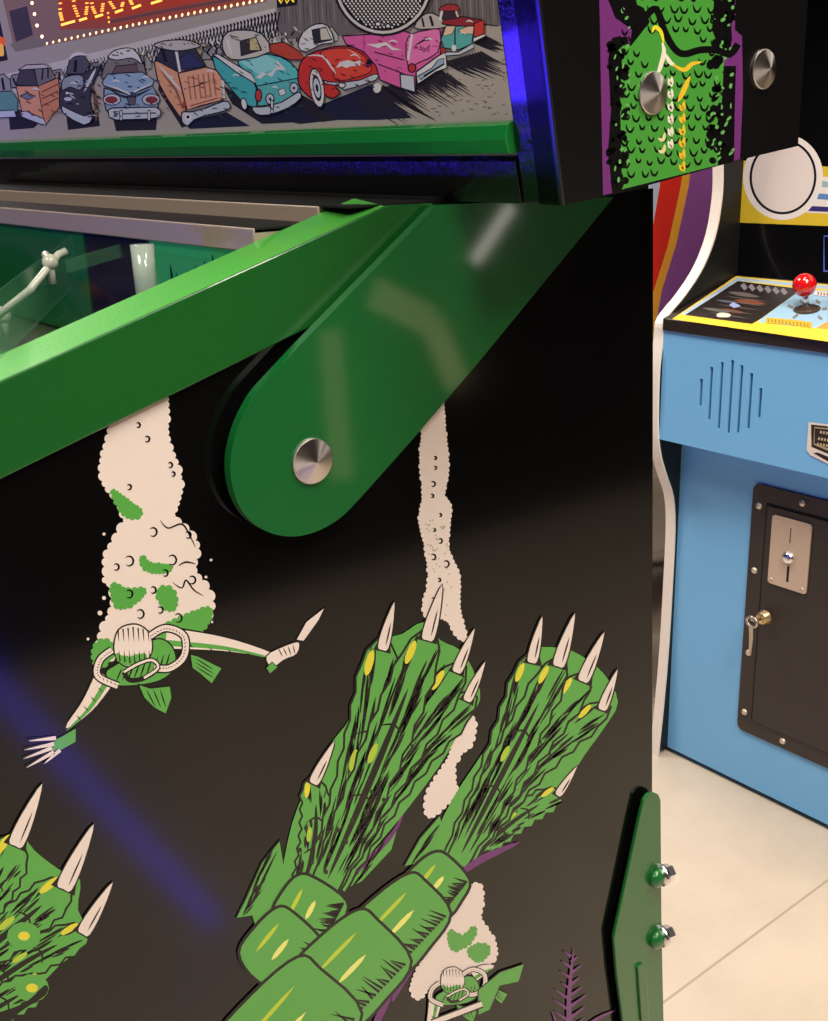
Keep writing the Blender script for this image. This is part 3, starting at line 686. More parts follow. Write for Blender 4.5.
# 8 pink car
PK = (222, 98, 160)
blob(PK, [(342, 36), (374, 34), (402, 30), (412, 34), (442, 28), (440, 56), (418, 70), (416, 92), (400, 88), (380, 80), (376, 66), (364, 52), (346, 44)], 1.4)
blob((232, 120, 176), [(412, 34), (428, 30), (440, 30), (438, 52), (420, 62), (408, 66), (406, 44)], 1.2, 2)
G.line(BLK, [(374, 52), (404, 60)], 1.2); G.line(BLK, [(378, 64), (404, 74)], 1.2); G.line((170, 60, 120), [(364, 36), (364, 50)], 1)
G.poly(WHT, [(366, 44), (378, 48), (386, 45), (392, 50), (402, 50), (392, 47), (386, 42), (376, 44)]); G.line(WHT, [(412, 34), (408, 60)], 2.4); G.line(BLK, [(414, 46), (424, 40), (430, 40)], 1.8, 2); G.line((90, 30, 60), [(420, 46), (424, 52), (430, 45), (428, 52)], 1.4)
blob(CHR, [(400, 74), (414, 76), (415, 92), (401, 88)], 1.4); G.disc(BLK, 412, 68, 4.6, 5); G.disc((190, 50, 50), 412, 68, 3.2, 3.8)
blob(WHT, [(416, 72), (438, 56), (446, 52), (447, 68), (436, 72), (418, 84)], 1.5); blob((150, 176, 190), [(418, 76), (432, 68), (438, 60), (444, 58), (444, 64), (432, 72), (420, 80)], 1); G.line(BLK, [(424, 76), (444, 64)], 1.8); G.line(BLK, [(416, 92), (416, 74)], 1.6); blob((170, 50, 46), [(440, 48), (445, 47), (446, 53), (441, 54)], .8)
blob((190, 182, 170), [(414, 28), (422, 16), (432, 13), (444, 20), (446, 27), (430, 29)], 1.2, 2); G.line(BLK, [(422, 18), (424, 27)], 2); G.line(BLK, [(430, 16), (433, 26)], 2.6)
# 9 small turquoise and cream, 10 red
blob((92, 176, 168), [(444, 28), (458, 26), (474, 24), (472, 44), (458, 50), (444, 48), (441, 40)], 1.3); blob((232, 196, 160), [(446, 26), (456, 26), (452, 34), (443, 36)], .8); blob((232, 196, 160), [(458, 30), (474, 24), (473, 34), (462, 34)], .8); G.line(BLK, [(455, 27), (455, 48)], 1.4)
blob(CHR, [(445, 52), (458, 52), (473, 43), (474, 48), (460, 55), (446, 56)], 1.2); G.disc(WHT, 454, 48, 2.4, 3.4)
blob((150, 40, 40), [(442, 24), (444, 18), (458, 16), (482, 20), (484, 26), (474, 26), (456, 26)], 1.2); blob((206, 62, 44), [(474, 24), (484, 20), (484, 34), (474, 37)], 1.1); blob(WHT, [(473, 38), (484, 34), (486, 36), (474, 42)], 1)
blob((170, 50, 46), [(440, 8), (448, 4), (458, 6), (458, 11), (441, 12)], 1, 2); blob((60, 40, 42), [(442, 11), (457, 11), (460, 18), (443, 20)], 1); G.line(WHT, [(442, 11), (440, 20)], 2.4); G.line((220, 200, 170), [(456, 11), (458, 17)], 2)
# pen shading and glints
for (xa_, ya_, xb_, yb_, dk, n_) in [(18, 90, 60, 120, (130, 80, 56), 16), (62, 78, 98, 118, BLK, 20), (62, 78, 98, 118, CHR, 10), (106, 74, 156, 108, (60, 72, 92), 18), (110, 100, 152, 108, (40, 44, 56), 8), (158, 66, 184, 108, (150, 92, 66), 14), (186, 70, 222, 104, (150, 92, 66), 10), (218, 62, 254, 100, (30, 104, 108), 14), (244, 60, 298, 84, (32, 120, 120), 10), (304, 56, 336, 90, (116, 22, 18), 16), (334, 52, 374, 80, (130, 24, 18), 12), (350, 36, 410, 70, (140, 44, 96), 18), (412, 34, 440, 62, (140, 44, 96), 8), (224, 32, 266, 50, (110, 104, 90), 12), (300, 28, 320, 50, (120, 114, 104), 8), (110, 50, 140, 64, (90, 84, 80), 10), (158, 42, 196, 48, (110, 104, 96), 8), (108, 110, 160, 118, (60, 66, 74), 10), (186, 108, 228, 118, (60, 66, 74), 10), (256, 104, 298, 112, (60, 66, 74), 8), (326, 80, 376, 86, (60, 66, 74), 8)]:
    G.up()
    for k in range(n_):
        x, y = random.uniform(xa_, xb_), random.uniform(ya_, yb_); G.line(dk, [(x, y), (x+random.uniform(2, 7), y+random.uniform(-1, 4))], random.uniform(.7, 1.6), 2, up=False)
for x, y, w_ in [(112, 82, 8), (142, 78, 8), (168, 78, 6), (232, 76, 8), (350, 56, 9), (388, 42, 10), (425, 40, 8), (70, 84, 7), (206, 72, 8), (460, 34, 6), (466, 22, 7), (272, 88, 6), (32, 90, 8)]:
    G.line(WHT, [(x, y), (x+w_*.5, y-1.5), (x+w_, y+.5)], 1.6, 2, 3)
# drive-in loudspeaker
G.outlined((210, 204, 190), [(383+50*math.cos(a), -20+55*math.sin(a)*1.0) for a in [k*2*PI/36 for k in range(36)]], 2.4)
G.disc(BLK, 383, -20, 46, 51, seg=36)
G.up()
for j in range(18):
    for i in range(26):
        x = 338+i*4+(j % 2)*2; y = -12+j*2.6
        if ((x-383)/44)**2+((y+20)/49)**2 < 1: G.disc((226, 222, 208), x, y, 1.35, 1.0, .9, 6, up=False)
G.disc(BLK, 378, 24, 4, 3); G.disc(WHT, 378, 24, 2.2, 1.6); G.disc(BLK, 388, 26, 3.4, 3); G.disc(WHT, 388, 26, 1.8, 1.6)
G.build('backglass', bb, 'lit printed glass of parked fifties cars under an orange bulb sign')
mb = MB(); mb.prism([tuple(fpt(yin, h_tb1, -.0045)), tuple(fpt(yin, .6, -.0045)), tuple(fpt(1.25, .6, -.0045)), tuple(fpt(1.25, h_tb1, -.0045))], inn*.003, black_ins); mb.build('glass_backing', bb)
# --- backbox side artwork (stand-in: fish-scale band)
S = Art((0, YB, 0), (0, -1, 0), pre='side', rough=.32)
GR2 = (70, 150, 56)
def clipy(x): return 205.4-(x-562.8)*.2535
S.poly(PUR, [(598, -60), (612, -60), (608, 0), (616, 18), (632, 30), (630, 44), (620, 36), (612, 38), (608, 60), (611, 110), (608, 150), (612, clipy(612)+0), (603, clipy(603)), (601, 90), (600, 30)])
S.poly(PUR, [(726, -60), (736, -60), (735, 30), (742, 36), (743, 90), (740, clipy(741)-1), (734, clipy(734)-1), (735, 100), (736, 66), (720, 66), (712, 54), (728, 52), (732, 40), (730, 0)])
S.poly(GR2, [(632, -60), (712, -60), (714, 0), (712, 30), (724, 60), (722, 100), (716, 130), (718, clipy(718)-1), (622, clipy(622)-1), (621, 140), (620, 100), (622, 60), (618, 40), (631, 46), (650, 22), (644, 8), (628, 0)])
S.poly(BLK, [(606, -60), (634, -60), (636, 0), (641, 12), (634, 26), (624, 22), (612, 10)], 3)
S.up()
for k in range(170):                                            # ragged dark flanks and light flecks
    y = random.uniform(-20, 185); left = random.random() < .5
    x = random.uniform(609, 626) if left else random.uniform(710, 733)
    if y < clipy(x)-5 and not (left and y < 38): S.disc(BLK, x, y, random.uniform(2, 5), random.uniform(2.5, 6), random.uniform(0, 3), 8, up=False)
S.up()
for k in range(70):
    y = random.uniform(-10, 180); left = random.random() < .5
    x = random.uniform(614, 630) if left else random.uniform(712, 734)
    if y < clipy(x)-5: S.disc((100, 168, 90), x, y, random.uniform(.8, 2), random.uniform(1.4, 3.6), random.uniform(0, 1), 7, up=False)
S.line(BLK, [(640, 24), (652, 10), (658, 12), (664, 30), (674, 48), (684, 54), (700, 50), (716, 50), (730, 54), (738, 44)], 7, 0, 4)
S.up()
for j in range(19):
    for i in range(8):
        x = 626+i*12+(j % 2)*6+random.uniform(-2, 2); y = -14+j*11+random.uniform(-2.5, 2.5)
        if y < clipy(x)-8 and not (36 < y < 62 and 640 < x < 700):
            r = random.uniform(2.8, 4.6)
            S.line(BLK, [(x-r, y-r), (x-r*.5, y+r*.5), (x+r*.3, y+r*.7), (x+r, y-r*.6)], 2.6, 2, 3, up=False)
S.line(YEL[:2]+(50,), [(652, 33), (655, 27), (661, 32), (664, 44)], 4, 2, 4)
S.line((230, 226, 205), [(662, 42), (664, 52), (660, 68), (657, 74)], 4.5, 2, 4); S.line((230, 226, 205), [(664, 52), (670, 62), (676, 66)], 4, 2, 4)
S.line((228, 190, 50), [(672, 64), (684, 70), (692, 64), (702, 62)], 4.5, 2, 4); S.line((228, 190, 50), [(690, 76), (684, 90), (678, 102)], 5, 2, 4)
S.up()
for k in range(6):
    S.line((228, 190, 50), [(679, 104+k*12), (683, 110+k*12), (684, 100+k*12)], 4.4, 2, 3, up=False)
    S.line((230, 226, 205), [(668, 78+k*12.5), (671, 85+k*12.5), (672, 76+k*12.5)], 4.6, 2, 3, up=False)
    if 3 < k < 8: S.line((222, 214, 160), [(658, 90+k*12), (663, 92+k*12), (665, 84+k*12)], 3.6, 2, 3, up=False)
S.build('backbox_artwork', bb, 'green scale pattern with purple edges')
for px, py in ((655, 93), (766, 69)):
    c = onY(px, py, YB-.002); dome('backbox_bolt', (c.x, YB, c.z), bb, .0104, .0052)

# --- steel channels between backbox and playfield glass
ch = mat('satin_channel', (205, 188, 172), .38, metal=.35, bump=(200, .05, .001))
mb = MB()
def chan(x, pt, pb, th=.01):
    a = onX(pt[0], pt[1], x); b = onX(pb[0], pb[1], x)
    mb.box((x, YS+.03, b.z), (x+th, YW-.03, a.z), ch)
def chan2(x, x2, pt, pb):
    a = onX(pt[0], pt[1], x); b = onX(pb[0], pb[1], x)
    mb.box((x, YS+.0265, b.z), (x2, YW-.03, a.z), ch); return a.z, b.z
x1_ = onY(318, 226, YS+.027).x; x2_ = onY(254, 251, YS+.027).x
t1 = chan2(x1_, x1_+.06, (300, 205.5), (300, 226)); mb.build('glass_channel', pin, bevel=.001)
mb = MB(); t2 = chan2(x2_, x1_+.02, (283, 231), (254, 253)); mb.build('glass_channel', pin, bevel=.001)
mb = MB(); mb.box((x2_+.001, YS+.0265, t2[0]+.0002), (x1_+.05, YW-.03, t1[1]-.0002), black_ins); mb.build('glass_gasket', pin)
mb = MB(); mb.box((x1_+.001, YS+.001, t1[0]+.0005), (.425, YW-.001, bfb.z-.0006), black_ins)
mb.prism([(.405, YS+.0005, B(.405).z), (rear_t.x-.004, YS+.0005, B(.405).z), (rear_t.x-.004, YS+.0005, brb.z-.003), (b1.x, YS+.0005, b1.z-.002), (.415, YS+.0005, bfb.z+.002), (.405, YS+.0005, bfb.z+.002)], (0, YW-YS-.001, 0), black_ins); mb.build('neck', pin)

# --- playfield seen through the glass
zin = T(.2).z
pf = mat('playfield_print', (16, 50, 28), .3, noise=(30, (56, 72, 30)), coat=.5)
mb = MB(); pz = lambda x: T(x).z-.075
mb.prism([(-.6, YS+.02, pz(-.6)), (.44, YS+.02, pz(.44)), (.44, YS+.02, pz(.44)-.012), (-.6, YS+.02, pz(-.6)-.012)], (0, YW-YS-.04, 0), pf)
pfo = mb.build('playfield', pin)
gl = mat('clear_plastic', (110, 190, 140), .06, trans=.0, alpha=.15, coat=.5)
gback = mat('green_back_panel', (44, 150, 92), .4, emit=.3, noise=(14, (30, 120, 70)))  # emission stands in for the LED lighting inside the machine
mb = MB(); XB = x2_+.003
bz0 = pz(XB)+.002
def rectX(x, p, q, m, th=.004):
    a = onX(p[0], p[1], x); b = onX(q[0], q[1], x)
    mb.box((x, min(a.y, b.y), min(a.z, b.z)), (x+th, max(a.y, b.y), max(a.z, b.z)), m)
a = onX(150, 300, XB); 
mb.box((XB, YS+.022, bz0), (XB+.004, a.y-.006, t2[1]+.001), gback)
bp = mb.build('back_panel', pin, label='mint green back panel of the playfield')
mb = MB(); mb.box((XB, a.y-.005, bz0), (XB+.004, onX(92, 300, XB).y, t2[1]+.001), black_ins)
mb.build('back_panel_post', pin, label='black divider panel')
dgn = mat('dark_green_board', (22, 110, 52), .4, emit=.06, noise=(10, (14, 80, 40)))  # faint emission imitates the inside lighting; the board is no lamp
mb = MB(); mb.box((XB, onX(90, 300, XB).y, bz0), (XB+.004, YW-.03, t2[1]+.001), dgn); mb.build('back_panel', pin)
# reeds printed on the panel
R_ = Art((XB, 0, 0), (-1, 0, 0), pre='reed')
for x, y in ((172, 272), (178, 280), (197, 272), (206, 268), (214, 262), (232, 270), (190, 278)):
    R_.line((8, 30, 16), [(x+3, y+24), (x, y+6), (x-2, y-8)], 4, 1, 4)
R_.build('back_panel_print', pin)
# clear post
pc = onX(147, 298, XB-.03); mb = MB()
clr = mat('clear_post', (215, 235, 220), .12, trans=.35, coat=.5)
hb = pz(XB-.03)
mb.lathe((pc.x, pc.y, hb), (0, 0, 1), [(0, 0), (.007, 0), (.007, .02), (.0055, .03), (.0075, .034), (.0075, .04), (.0045, .043), (.0075, .046), (.0075, .05), (.0045, .053), (.006, .057), (.0065, .083), (0, .083)], clr, 20)
mb.build('clear_post', pfo)
# clear ramps
mb = MB()
def wall3(p, q, x, hh, th=.002):
    a_ = onX(p[0], p[1], x[0]); b_ = onX(q[0], q[1], x[1])
    mb.prism([a_, b_, b_-V(0, 0, hh), a_-V(0, 0, hh)], (0, th, 0), gl)
wall3((-20, 305), (72, 236), (.16, .30), .03); wall3((-20, 330), (64, 262), (.15, .27), .018); wall3((66, 260), (135, 240), (.27, .32), .008)
mb.build('clear_ramp', pfo)
whitep = mat('pale_lane_plastic', (206, 214, 196), .25, coat=.4)
mb = MB()
for px, py in ((50, 262), (4, 316)):
    c_ = onX(px, py, .24); mb = MB(); mb.tube([c_+V(0, .006, .004), c_, c_+V(0, 0, -.012)], .0022, whitep, 8); mb.sphere(c_, .0045, whitep); mb.build('ramp_hook', pfo, label='pale plastic hook on the ramp')
mb = MB()
rod = [onX(-10, 322, .2), onX(30, 290, .22), onX(58, 255, .25), onX(66, 251, .255)]
mb.tube(rod, .0022, whitep, 8); mb.build('ramp_rail', pfo, label='pale rod along the clear ramp')
mb = MB(); c_ = onX(30, 325, .22); zz = pz(c_.x)
mb.lathe((c_.x, c_.y, zz), (0, 0, 1), [(0, 0), (.016, 0), (.014, .02), (.011, .036), (0, .036)], mat('clear_dome', (220, 240, 235), .05, alpha=.3, coat=1), 24); mb.build('clear_dome', pfo)
mb = MB(); 
yg = mat('yellow_green_plastic', (120, 150, 30), .3, emit=.1)  # both guide plastics glow a little in place of playfield lighting
a_ = onX(96, 300, .33); mb.box((.33, a_.y, pz(.33)+.001), (.333, onX(70, 300, .33).y, t2[1]-.004), yg)
a_ = onX(70, 300, .33); mb.box((.328, a_.y+.002, pz(.33)+.001), (.332, onX(20, 300, .33).y, T(.33).z-.012), mat('deep_green_plastic', (20, 90, 50), .25, emit=.05, coat=.5))
mb.build('lane_guide', pfo, label='green plastic guides at the back of the playfield')
# playfield glass
mb = MB(); mb.prism([(-.66, YS+.026, T(-.66).z-.003), (.30, YS+.026, T(.30).z-.0045), (.30, YS+.026, T(.30).z-.0075), (-.66, YS+.026, T(-.66).z-.006)], (0, YW-YS-.052, 0), mat('playfield_glass', (10, 12, 10), .02, alpha=.05, spec=.4))
mb.build('playfield_glass', pin)
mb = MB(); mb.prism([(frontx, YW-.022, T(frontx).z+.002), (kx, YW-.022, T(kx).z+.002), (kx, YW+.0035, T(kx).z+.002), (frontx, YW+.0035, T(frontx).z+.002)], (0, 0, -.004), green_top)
mb.prism([(frontx, YW+.0005, T(frontx).z), (kx, YW+.0005, T(kx).z), (xe, YW+.0005, B(xe).z), (frontx, YW+.0005, B(frontx).z)], (0, .003, 0), green_rail)
mb.build('side_rail', pin)

# --- legs
def legpts(y): return [onY(px, py, y) for px, py in [(661, 800), (659, 795), (655, 793), (649, 794), (644, 800), (641, 812), (637, 830), (626, 882), (614, 938), (617, 975), (623, 1021)]]
leg_g = mat('leg_green', (24, 100, 44), .28, coat=.5, bump=(400, .3, .0006))
YL = .4930
lp = legpts(YL); _a = onY(661, 800, YL); _b = onY(664, 1021, YL); foot_x = (_b+(_b-_a)*((.03-_b.z)/(_b.z-_a.z))).x
xr = onY(661, 800, YL).x
def leg_outline(pts, ins=0):
    return [tuple(p) for p in pts]+[(foot_x-.03, pts[0].y, .03), (foot_x, pts[0].y, .03), (onY(664, 1021, YL).x, pts[0].y, onY(664, 1021, YL).z), (onY(662, 930, YL).x, pts[0].y, onY(662, 930, YL).z)]
mb = MB(); mb.prism(leg_outline(lp), (0, .003, 0), leg_g)
# rear flange of the angled leg
bx0 = xr; 
mb.prism([(bx0-.003, YL+.003, lp[0].z), (bx0, YL+.003, lp[0].z), (foot_x, YL+.003, .03), (foot_x-.003, YL+.003, .03)], (0, .04, 0), leg_g)
leg = mb.build('rear_leg', pin, bevel=.0008, label='green steel leg bolted on the rear corner')
mb = MB()
rp = [onY(px, py, YL) for px, py in [(636, 966), (641, 962), (645, 966), (648, 1021), (640, 1021)]]
mb.prism([tuple(p) for p in rp], (0, -.002, 0), leg_g); mb.build('leg_rib', leg, bevel=.0012)
mb = MB()      # black pad between leg and cabinet
pp = [onY(px, py, YS-.0005) for px, py in [(654, 810), (652, 796), (648, 797), (643, 806), (638, 830), (628, 880), (615, 938), (618, 975), (624, 1040), (640, 1100), (652, 1021)]]
mb.prism([tuple(p) for p in pp], (0, -.0035, 0), black_ins); mb.build('leg_pad', leg)
chrome = mat('chrome', (235, 235, 238), .25, 1)
for py in (875, 936):
    c = onY(662, py, YL-.0015); ax = V(1, -.12, -.04).normalized()
    mb = MB(); mb.lathe(c, ax, [(0, -.002), (.0085, -.002), (.0085, .0012), (.006, .002), (0, .002)], chrome, 24)
    mb.lathe(c+ax*.0015, ax, [(0, 0), (.0072, 0), (.0072, .0062), (.006, .0078), (0, .0078)], chrome, 6, False)
    mb.build('leg_bolt', leg, label='chrome hex bolt')
    mb = MB(); mb.sphere(c+V(-.0065, -.0005, 0), .0068, leg_g, (1.1, .75, 1.15)); mb.build('bolt_boss', leg)
def plain_leg(x, y, ztop, sx, sy):
    m = MB(); zt = ztop
    m.prism([(x, y, zt), (x+.05*sx, y, zt-.02), (x+.045*sx, y, zt-.2), (x+.028*sx, y, .03), (x, y, .03)], (0, .003*sy, 0), leg_g)
    m.prism([(x, y, zt), (x, y+.05*sy, zt-.02), (x, y+.045*sy, zt-.2), (x, y+.028*sy, .03), (x, y, .03)], (.003*sx, 0, 0), leg_g)
    m.lathe((x+.012*sx, y+.012*sy, 0), (0, 0, 1), [(0, 0), (.02, 0), (.018, .008), (.005, .012), (.005, .032), (0, .032)], chrome, 20)
    return m.build('front_leg' if sx > 0 else 'rear_leg', pin)
plain_leg(frontx-.004, YS-.004, zf-.2, 1, 1); plain_leg(frontx-.004, YW+.004, zf-.2, 1, -1); plain_leg(rear_b.x+.004, YW+.004, rear_b.z+.17, -1, -1)
mb = MB(); mb.lathe((foot_x-.015, YL+.01, 0), (0, 0, 1), [(0, 0), (.02, 0), (.018, .008), (.005, .012), (.005, .032), (0, .032)], chrome, 20); mb.build('leg_foot', leg)

# ============================================================ BLUE ARCADE CABINET
XF = onZ(700, 768, 0).x; YLF = onX(681.7, 446, XF).y; AWD = .62
YR = YLF-AWD
arc = thing('arcade_cabinet', (XF+.3, YLF-AWD/2, 0), 'sky blue upright arcade cabinet with yellow control panel and black coin door', 'arcade cabinet')
blue = mat('sky_blue_laminate', (112, 180, 226), .42, noise=(4, (116, 184, 228)))
wht = mat('white_t_moulding', (236, 228, 214), .4)
blk = mat('arcade_black', (12, 12, 13), .5)
# lower front panel
mb = MB(); mb.box((XF, YR, .012), (XF+.018, YLF, H-.53), blue); mb.build('front_panel', arc)
mb = MB(); mb.box((XF+.6, YR, .012), (XF+.618, YLF, H+.35), blk); mb.build('rear_panel', arc)
# side panels, profile taken along the edge
mold = [(650, 757), (656, 700), (661, 640), (665, 570), (667, 520), (665, 492), (658, 470), (652, 448), (650, 420), (651, 370), (655, 336), (664, 316), (683, 292), (700, 266), (712, 236), (718, 205), (720, 175), (718, 130), (712, 90)]
YM = YLF+.02
mp_ = spline([(onY(x-(0 if y > 316 else 6), y, YM).x, onY(x+6, y, YM).z) for x, y in mold], 4, False)
def side(y, nm):
    m = MB(); n = len(mp_); i_w = wht
    zt = H+.33
    out = [(x, y, max(z, .012)) for x, z in mp_]+[(mp_[-1][0]-.06, y, zt), (XF+.618, y, zt), (XF+.618, y, .012)]
    m.prism(out, (0, .02, 0), blk); o = m.build(nm, arc)
    m2 = MB()
    for (xa, za), (xb, zb) in zip(mp_, mp_[1:]):
        m2.prism([(xa-.003, y-.0005, za), (xb-.003, y-.0005, zb), (xb+.001, y-.0005, zb), (xa+.001, y-.0005, za)], (0, .021, 0), wht)
    m2.build('edge_moulding', o, label='white plastic edge moulding')
    return o
side(YLF, 'side_panel'); side(YR-.02, 'side_panel')
# speaker panel
sb = onY(659, 439, YLF); st = onY(664, 330, YLF); sx = min(sb.x, st.x)
mb = MB()
slots = []
for k, (px, ya, yb) in enumerate([(701, 379, 406), (710.5, 367, 420), (720.5, 362, 429), (730.5, 360, 433.5), (740, 365, 433), (750, 373, 429), (760, 388, 418)]):
    top = onX(px+1, ya, sx); bot = onX(px-1.5, yb, sx); slots.append(((top.y+bot.y)/2, bot.z, top.z))
sw = .0062; ys = [YLF-.0005]; zb_, zt_ = sb.z, st.z
for y, a_, b_ in slots:
    mb.box((sx, y+sw/2, zb_), (sx+.012, ys[-1], zt_), blue) if ys[-1]-y-sw/2 > 0 else None
    mb.box((sx, y-sw/2, zb_), (sx+.012, y+sw/2, a_), blue); mb.box((sx, y-sw/2, b_), (sx+.012, y+sw/2, zt_), blue)
    ys.append(y-sw/2)
mb.box((sx, YR+.0005, zb_), (sx+.012, ys[-1], zt_), blue)
bmesh.ops.remove_doubles(mb.bm, verts=mb.bm.verts, dist=1e-6)
spk = mb.build('speaker_panel', arc, label='blue panel with seven upright speaker slots')
mb = MB(); mb.box((sx+.013, YR+.001, zb_+.001), (sx+.02, YLF-.001, zt_-.001), blk); mb.build('speaker_cloth', spk)
mb = MB(); mb.prism([(sx+.002, YR+.0005, zb_), (XF+.0005, YR+.0005, zb_+.0), (XF+.0005, YR+.0005, zb_+.012), (sx+.002, YR+.0005, zb_+.012)], (0, AWD-.001, 0), blue); mb.build('panel_shelf', spk)
# control panel
YC = YLF-.0008
cf = onY(664, 318, YLF); cr = onY(737, 275, YLF)
yel = mat('yellow_overlay', (232, 196, 60), .35)
mb = MB()
mb.prism([(sx-.004, YR+.0008, st.z), (sx-.004, YR+.0008, cf.z), (cr.x, YR+.0008, cr.z), (cr.x, YR+.0008, cr.z-.02), (sx+.02, YR+.0008, st.z)], (0, AWD-.0016, 0), mat('panel_edge_black', (38, 30, 24), .35, coat=.4))
cp = mb.build('control_panel', arc, bevel=.001)
cdir = (V(cr.x, 0, cr.z)-V(sx-.004, 0, cf.z)); CN = V(-cdir.z, 0, cdir.x).normalized()
C_ = Art((sx-.004, 0, cf.z), CN, base=.0006, step=.00004, pre='overlay', rough=.35)
pp0 = [(672, 319), (736, 276), (900, 291), (900, 352)]
C_.poly((232, 196, 60), pp0)
C_.poly((168, 190, 204), [(681, 314), (737, 277.5), (900, 292), (900, 296), (740, 281), (686, 315)])
C_.poly((34, 28, 28), [(685, 315), (738, 281), (802, 289), (762, 318), (752, 324)])
C_.poly((150, 190, 216), [(757, 322), (802, 289), (900, 297), (900, 318), (816, 328)])
C_.poly((224, 150, 70), [(816, 328), (840, 314), (900, 318), (900, 350)])
C_.poly((232, 196, 60), [(816, 328), (900, 338), (900, 350), (760, 330)])
C_.up()
for k in range(6): C_.line((128, 122, 130), [(742+k*8, 284+k), (746+k*8, 289+k)], 4.5, up=False)
C_.line((100, 90, 88), [(728, 292), (760, 297)], 4, 2); C_.line((120, 70, 50), [(734, 300), (766, 304)], 4, 2); C_.line((84, 90, 100), [(716, 300), (740, 303)], 2.4, 2); C_.line((110, 60, 40), [(720, 309), (745, 313)], 3.4, 2); C_.line((96, 96, 92), [(702, 308), (732, 312)], 3, 2)
for k in range(5): C_.line((92, 84, 84), [(724-4*k, 296+4*k), (770-5*k, 302+4.2*k)], 1, 2)
C_.poly((214, 208, 190), [(717, 314), (722, 312.5), (730, 314), (729, 317), (718, 317)], 3); C_.poly((150, 160, 210), [(729, 305), (733, 302), (741, 306), (734, 308)], 0)
C_.line((206, 172, 50), [(766, 320), (790, 322), (812, 325)], 5.5, 0, 4)
C_.up()
for k in range(12): C_.line((130, 112, 40), [(768+k*3.6, 318.6+k*.42), (768.6+k*3.6, 322+k*.42)], 1.2, up=False)
C_.disc((60, 44, 32), 807, 309, 14, 5, -.08, 24)
C_.up()
for a_, b_ in [((788, 305), (793, 308)), ((793, 318), (798, 314)), ((816, 300), (820, 303)), ((800, 300), (803, 303)), ((822, 309), (827, 308)), ((818, 316), (822, 319))]: C_.line((130, 120, 110), [a_, b_], 2.2, up=False)
C_.poly((226, 222, 214), [(815, 291), (900, 299), (900, 305), (814, 295)]); C_.up()
for k in range(5): C_.line((140, 70, 80), [(818+k*3, 292+k*.3), (818.4+k*3, 295+k*.3)], 1.4, up=False)
C_.build('panel_overlay', cp, 'yellow overlay with black instruction area and pale blue field')
# joystick
jb = hit(807, 309, V(sx-.004, 0, cf.z), CN); jt = None
ball = hit(804.5, 285, V(jb.x, 0, 0), V(1, 0, 0)); 
js = MB(); js.lathe(jb, CN, [(0, 0), (.019, 0), (.017, .002), (.006, .004), (0, .004)], mat('joystick_washer', (52, 38, 30), .4), 28); js.tube([jb, ball], .0048, chrome, 12)
jo = js.build('joystick', arc, label='joystick with dark dust washer')
mb = MB(); mb.sphere(ball, .0195, mat('glossy_red_ball', (214, 22, 24), .12, coat=1), seg=36); mb.build('joystick_ball', jo, label='glossy red ball top')
# monitor bezel, yellow art card
bx = cr.x
mb = MB(); mb.prism([(bx, YR, cr.z), (bx+.0, YR, H+.3), (bx+.012, YR, H+.3), (bx+.012, YR, cr.z)], (0, AWD, 0), mat('monitor_bezel', (9, 9, 10), .18, coat=.3)); bez = mb.build('monitor_bezel', arc)
mb = MB(); mb.box((XF-.02, YR, H+.3), (XF+.6, YLF, H+.318), blk); mb.build('top_panel', arc)
M_ = Art((bx, 0, 0), (-1, 0, 0), base=.0006, step=.00003, pre='card', rough=.4)
M_.poly((216, 186, 44), [(736.5, 160), (900, 172), (900, 229), (736.5, 222.5)])
M_.poly((232, 226, 214), [(800, 175), (900, 182), (900, 216), (812, 213), (800, 212)])
M_.disc((232, 226, 214), 783, 177, 40, 43, .1, 48)
M_.disc(BLK, 783, 177, 33.5, 37.5, .1, 48); M_.disc((226, 216, 204), 783, 177, 31, 35, .1, 48)
M_.poly((150, 184, 180), [(822, 181), (900, 187), (900, 192), (822, 187)]); M_.poly((92, 136, 186), [(819, 193.5), (900, 199), (900, 205), (817, 199)]); M_.poly((56, 44, 110), [(812, 206), (900, 211), (900, 215), (808, 211)])
M_.line((70, 90, 170), [(824, 272), (824, 236), (900, 242)], 1.4, e=.3); M_.line((70, 90, 170), [(824, 271), (900, 277)], 1.4, e=.3)
M_.build('art_card', bez, 'yellow card with white roundel and blue stripes')
# badge
D_ = Art((sx, 0, 0), (-1, 0, 0), base=.0012, step=.00004, pre='badge')
D_.poly((226, 216, 204), [(808.5, 422), (880, 430), (880, 500), (838, 469), (810, 455), (806.5, 450)])
D_.poly((44, 34, 22), [(811, 424.5), (880, 432), (880, 480), (828, 454), (811.5, 447)]); D_.line((176, 158, 120), [(828, 449), (814, 444), (814.5, 427.5), (880, 434)], 1.2); D_.line((176, 158, 120), [(814, 444), (860, 464)], 1.2)
D_.poly((44, 30, 26), [(813, 453), (818, 452.5), (850, 466), (850, 474)])
D_.up()
for k, (x0, y0) in enumerate([(820, 432), (818, 438.5), (817, 444)]):
    for j in range(9): D_.line((196, 180, 140), [(x0+j*3, y0+j*.5), (x0+j*3+1.8, y0+j*.5+.3)], 2.6, up=False)
D_.build('maker_badge', spk, 'white edged black badge')
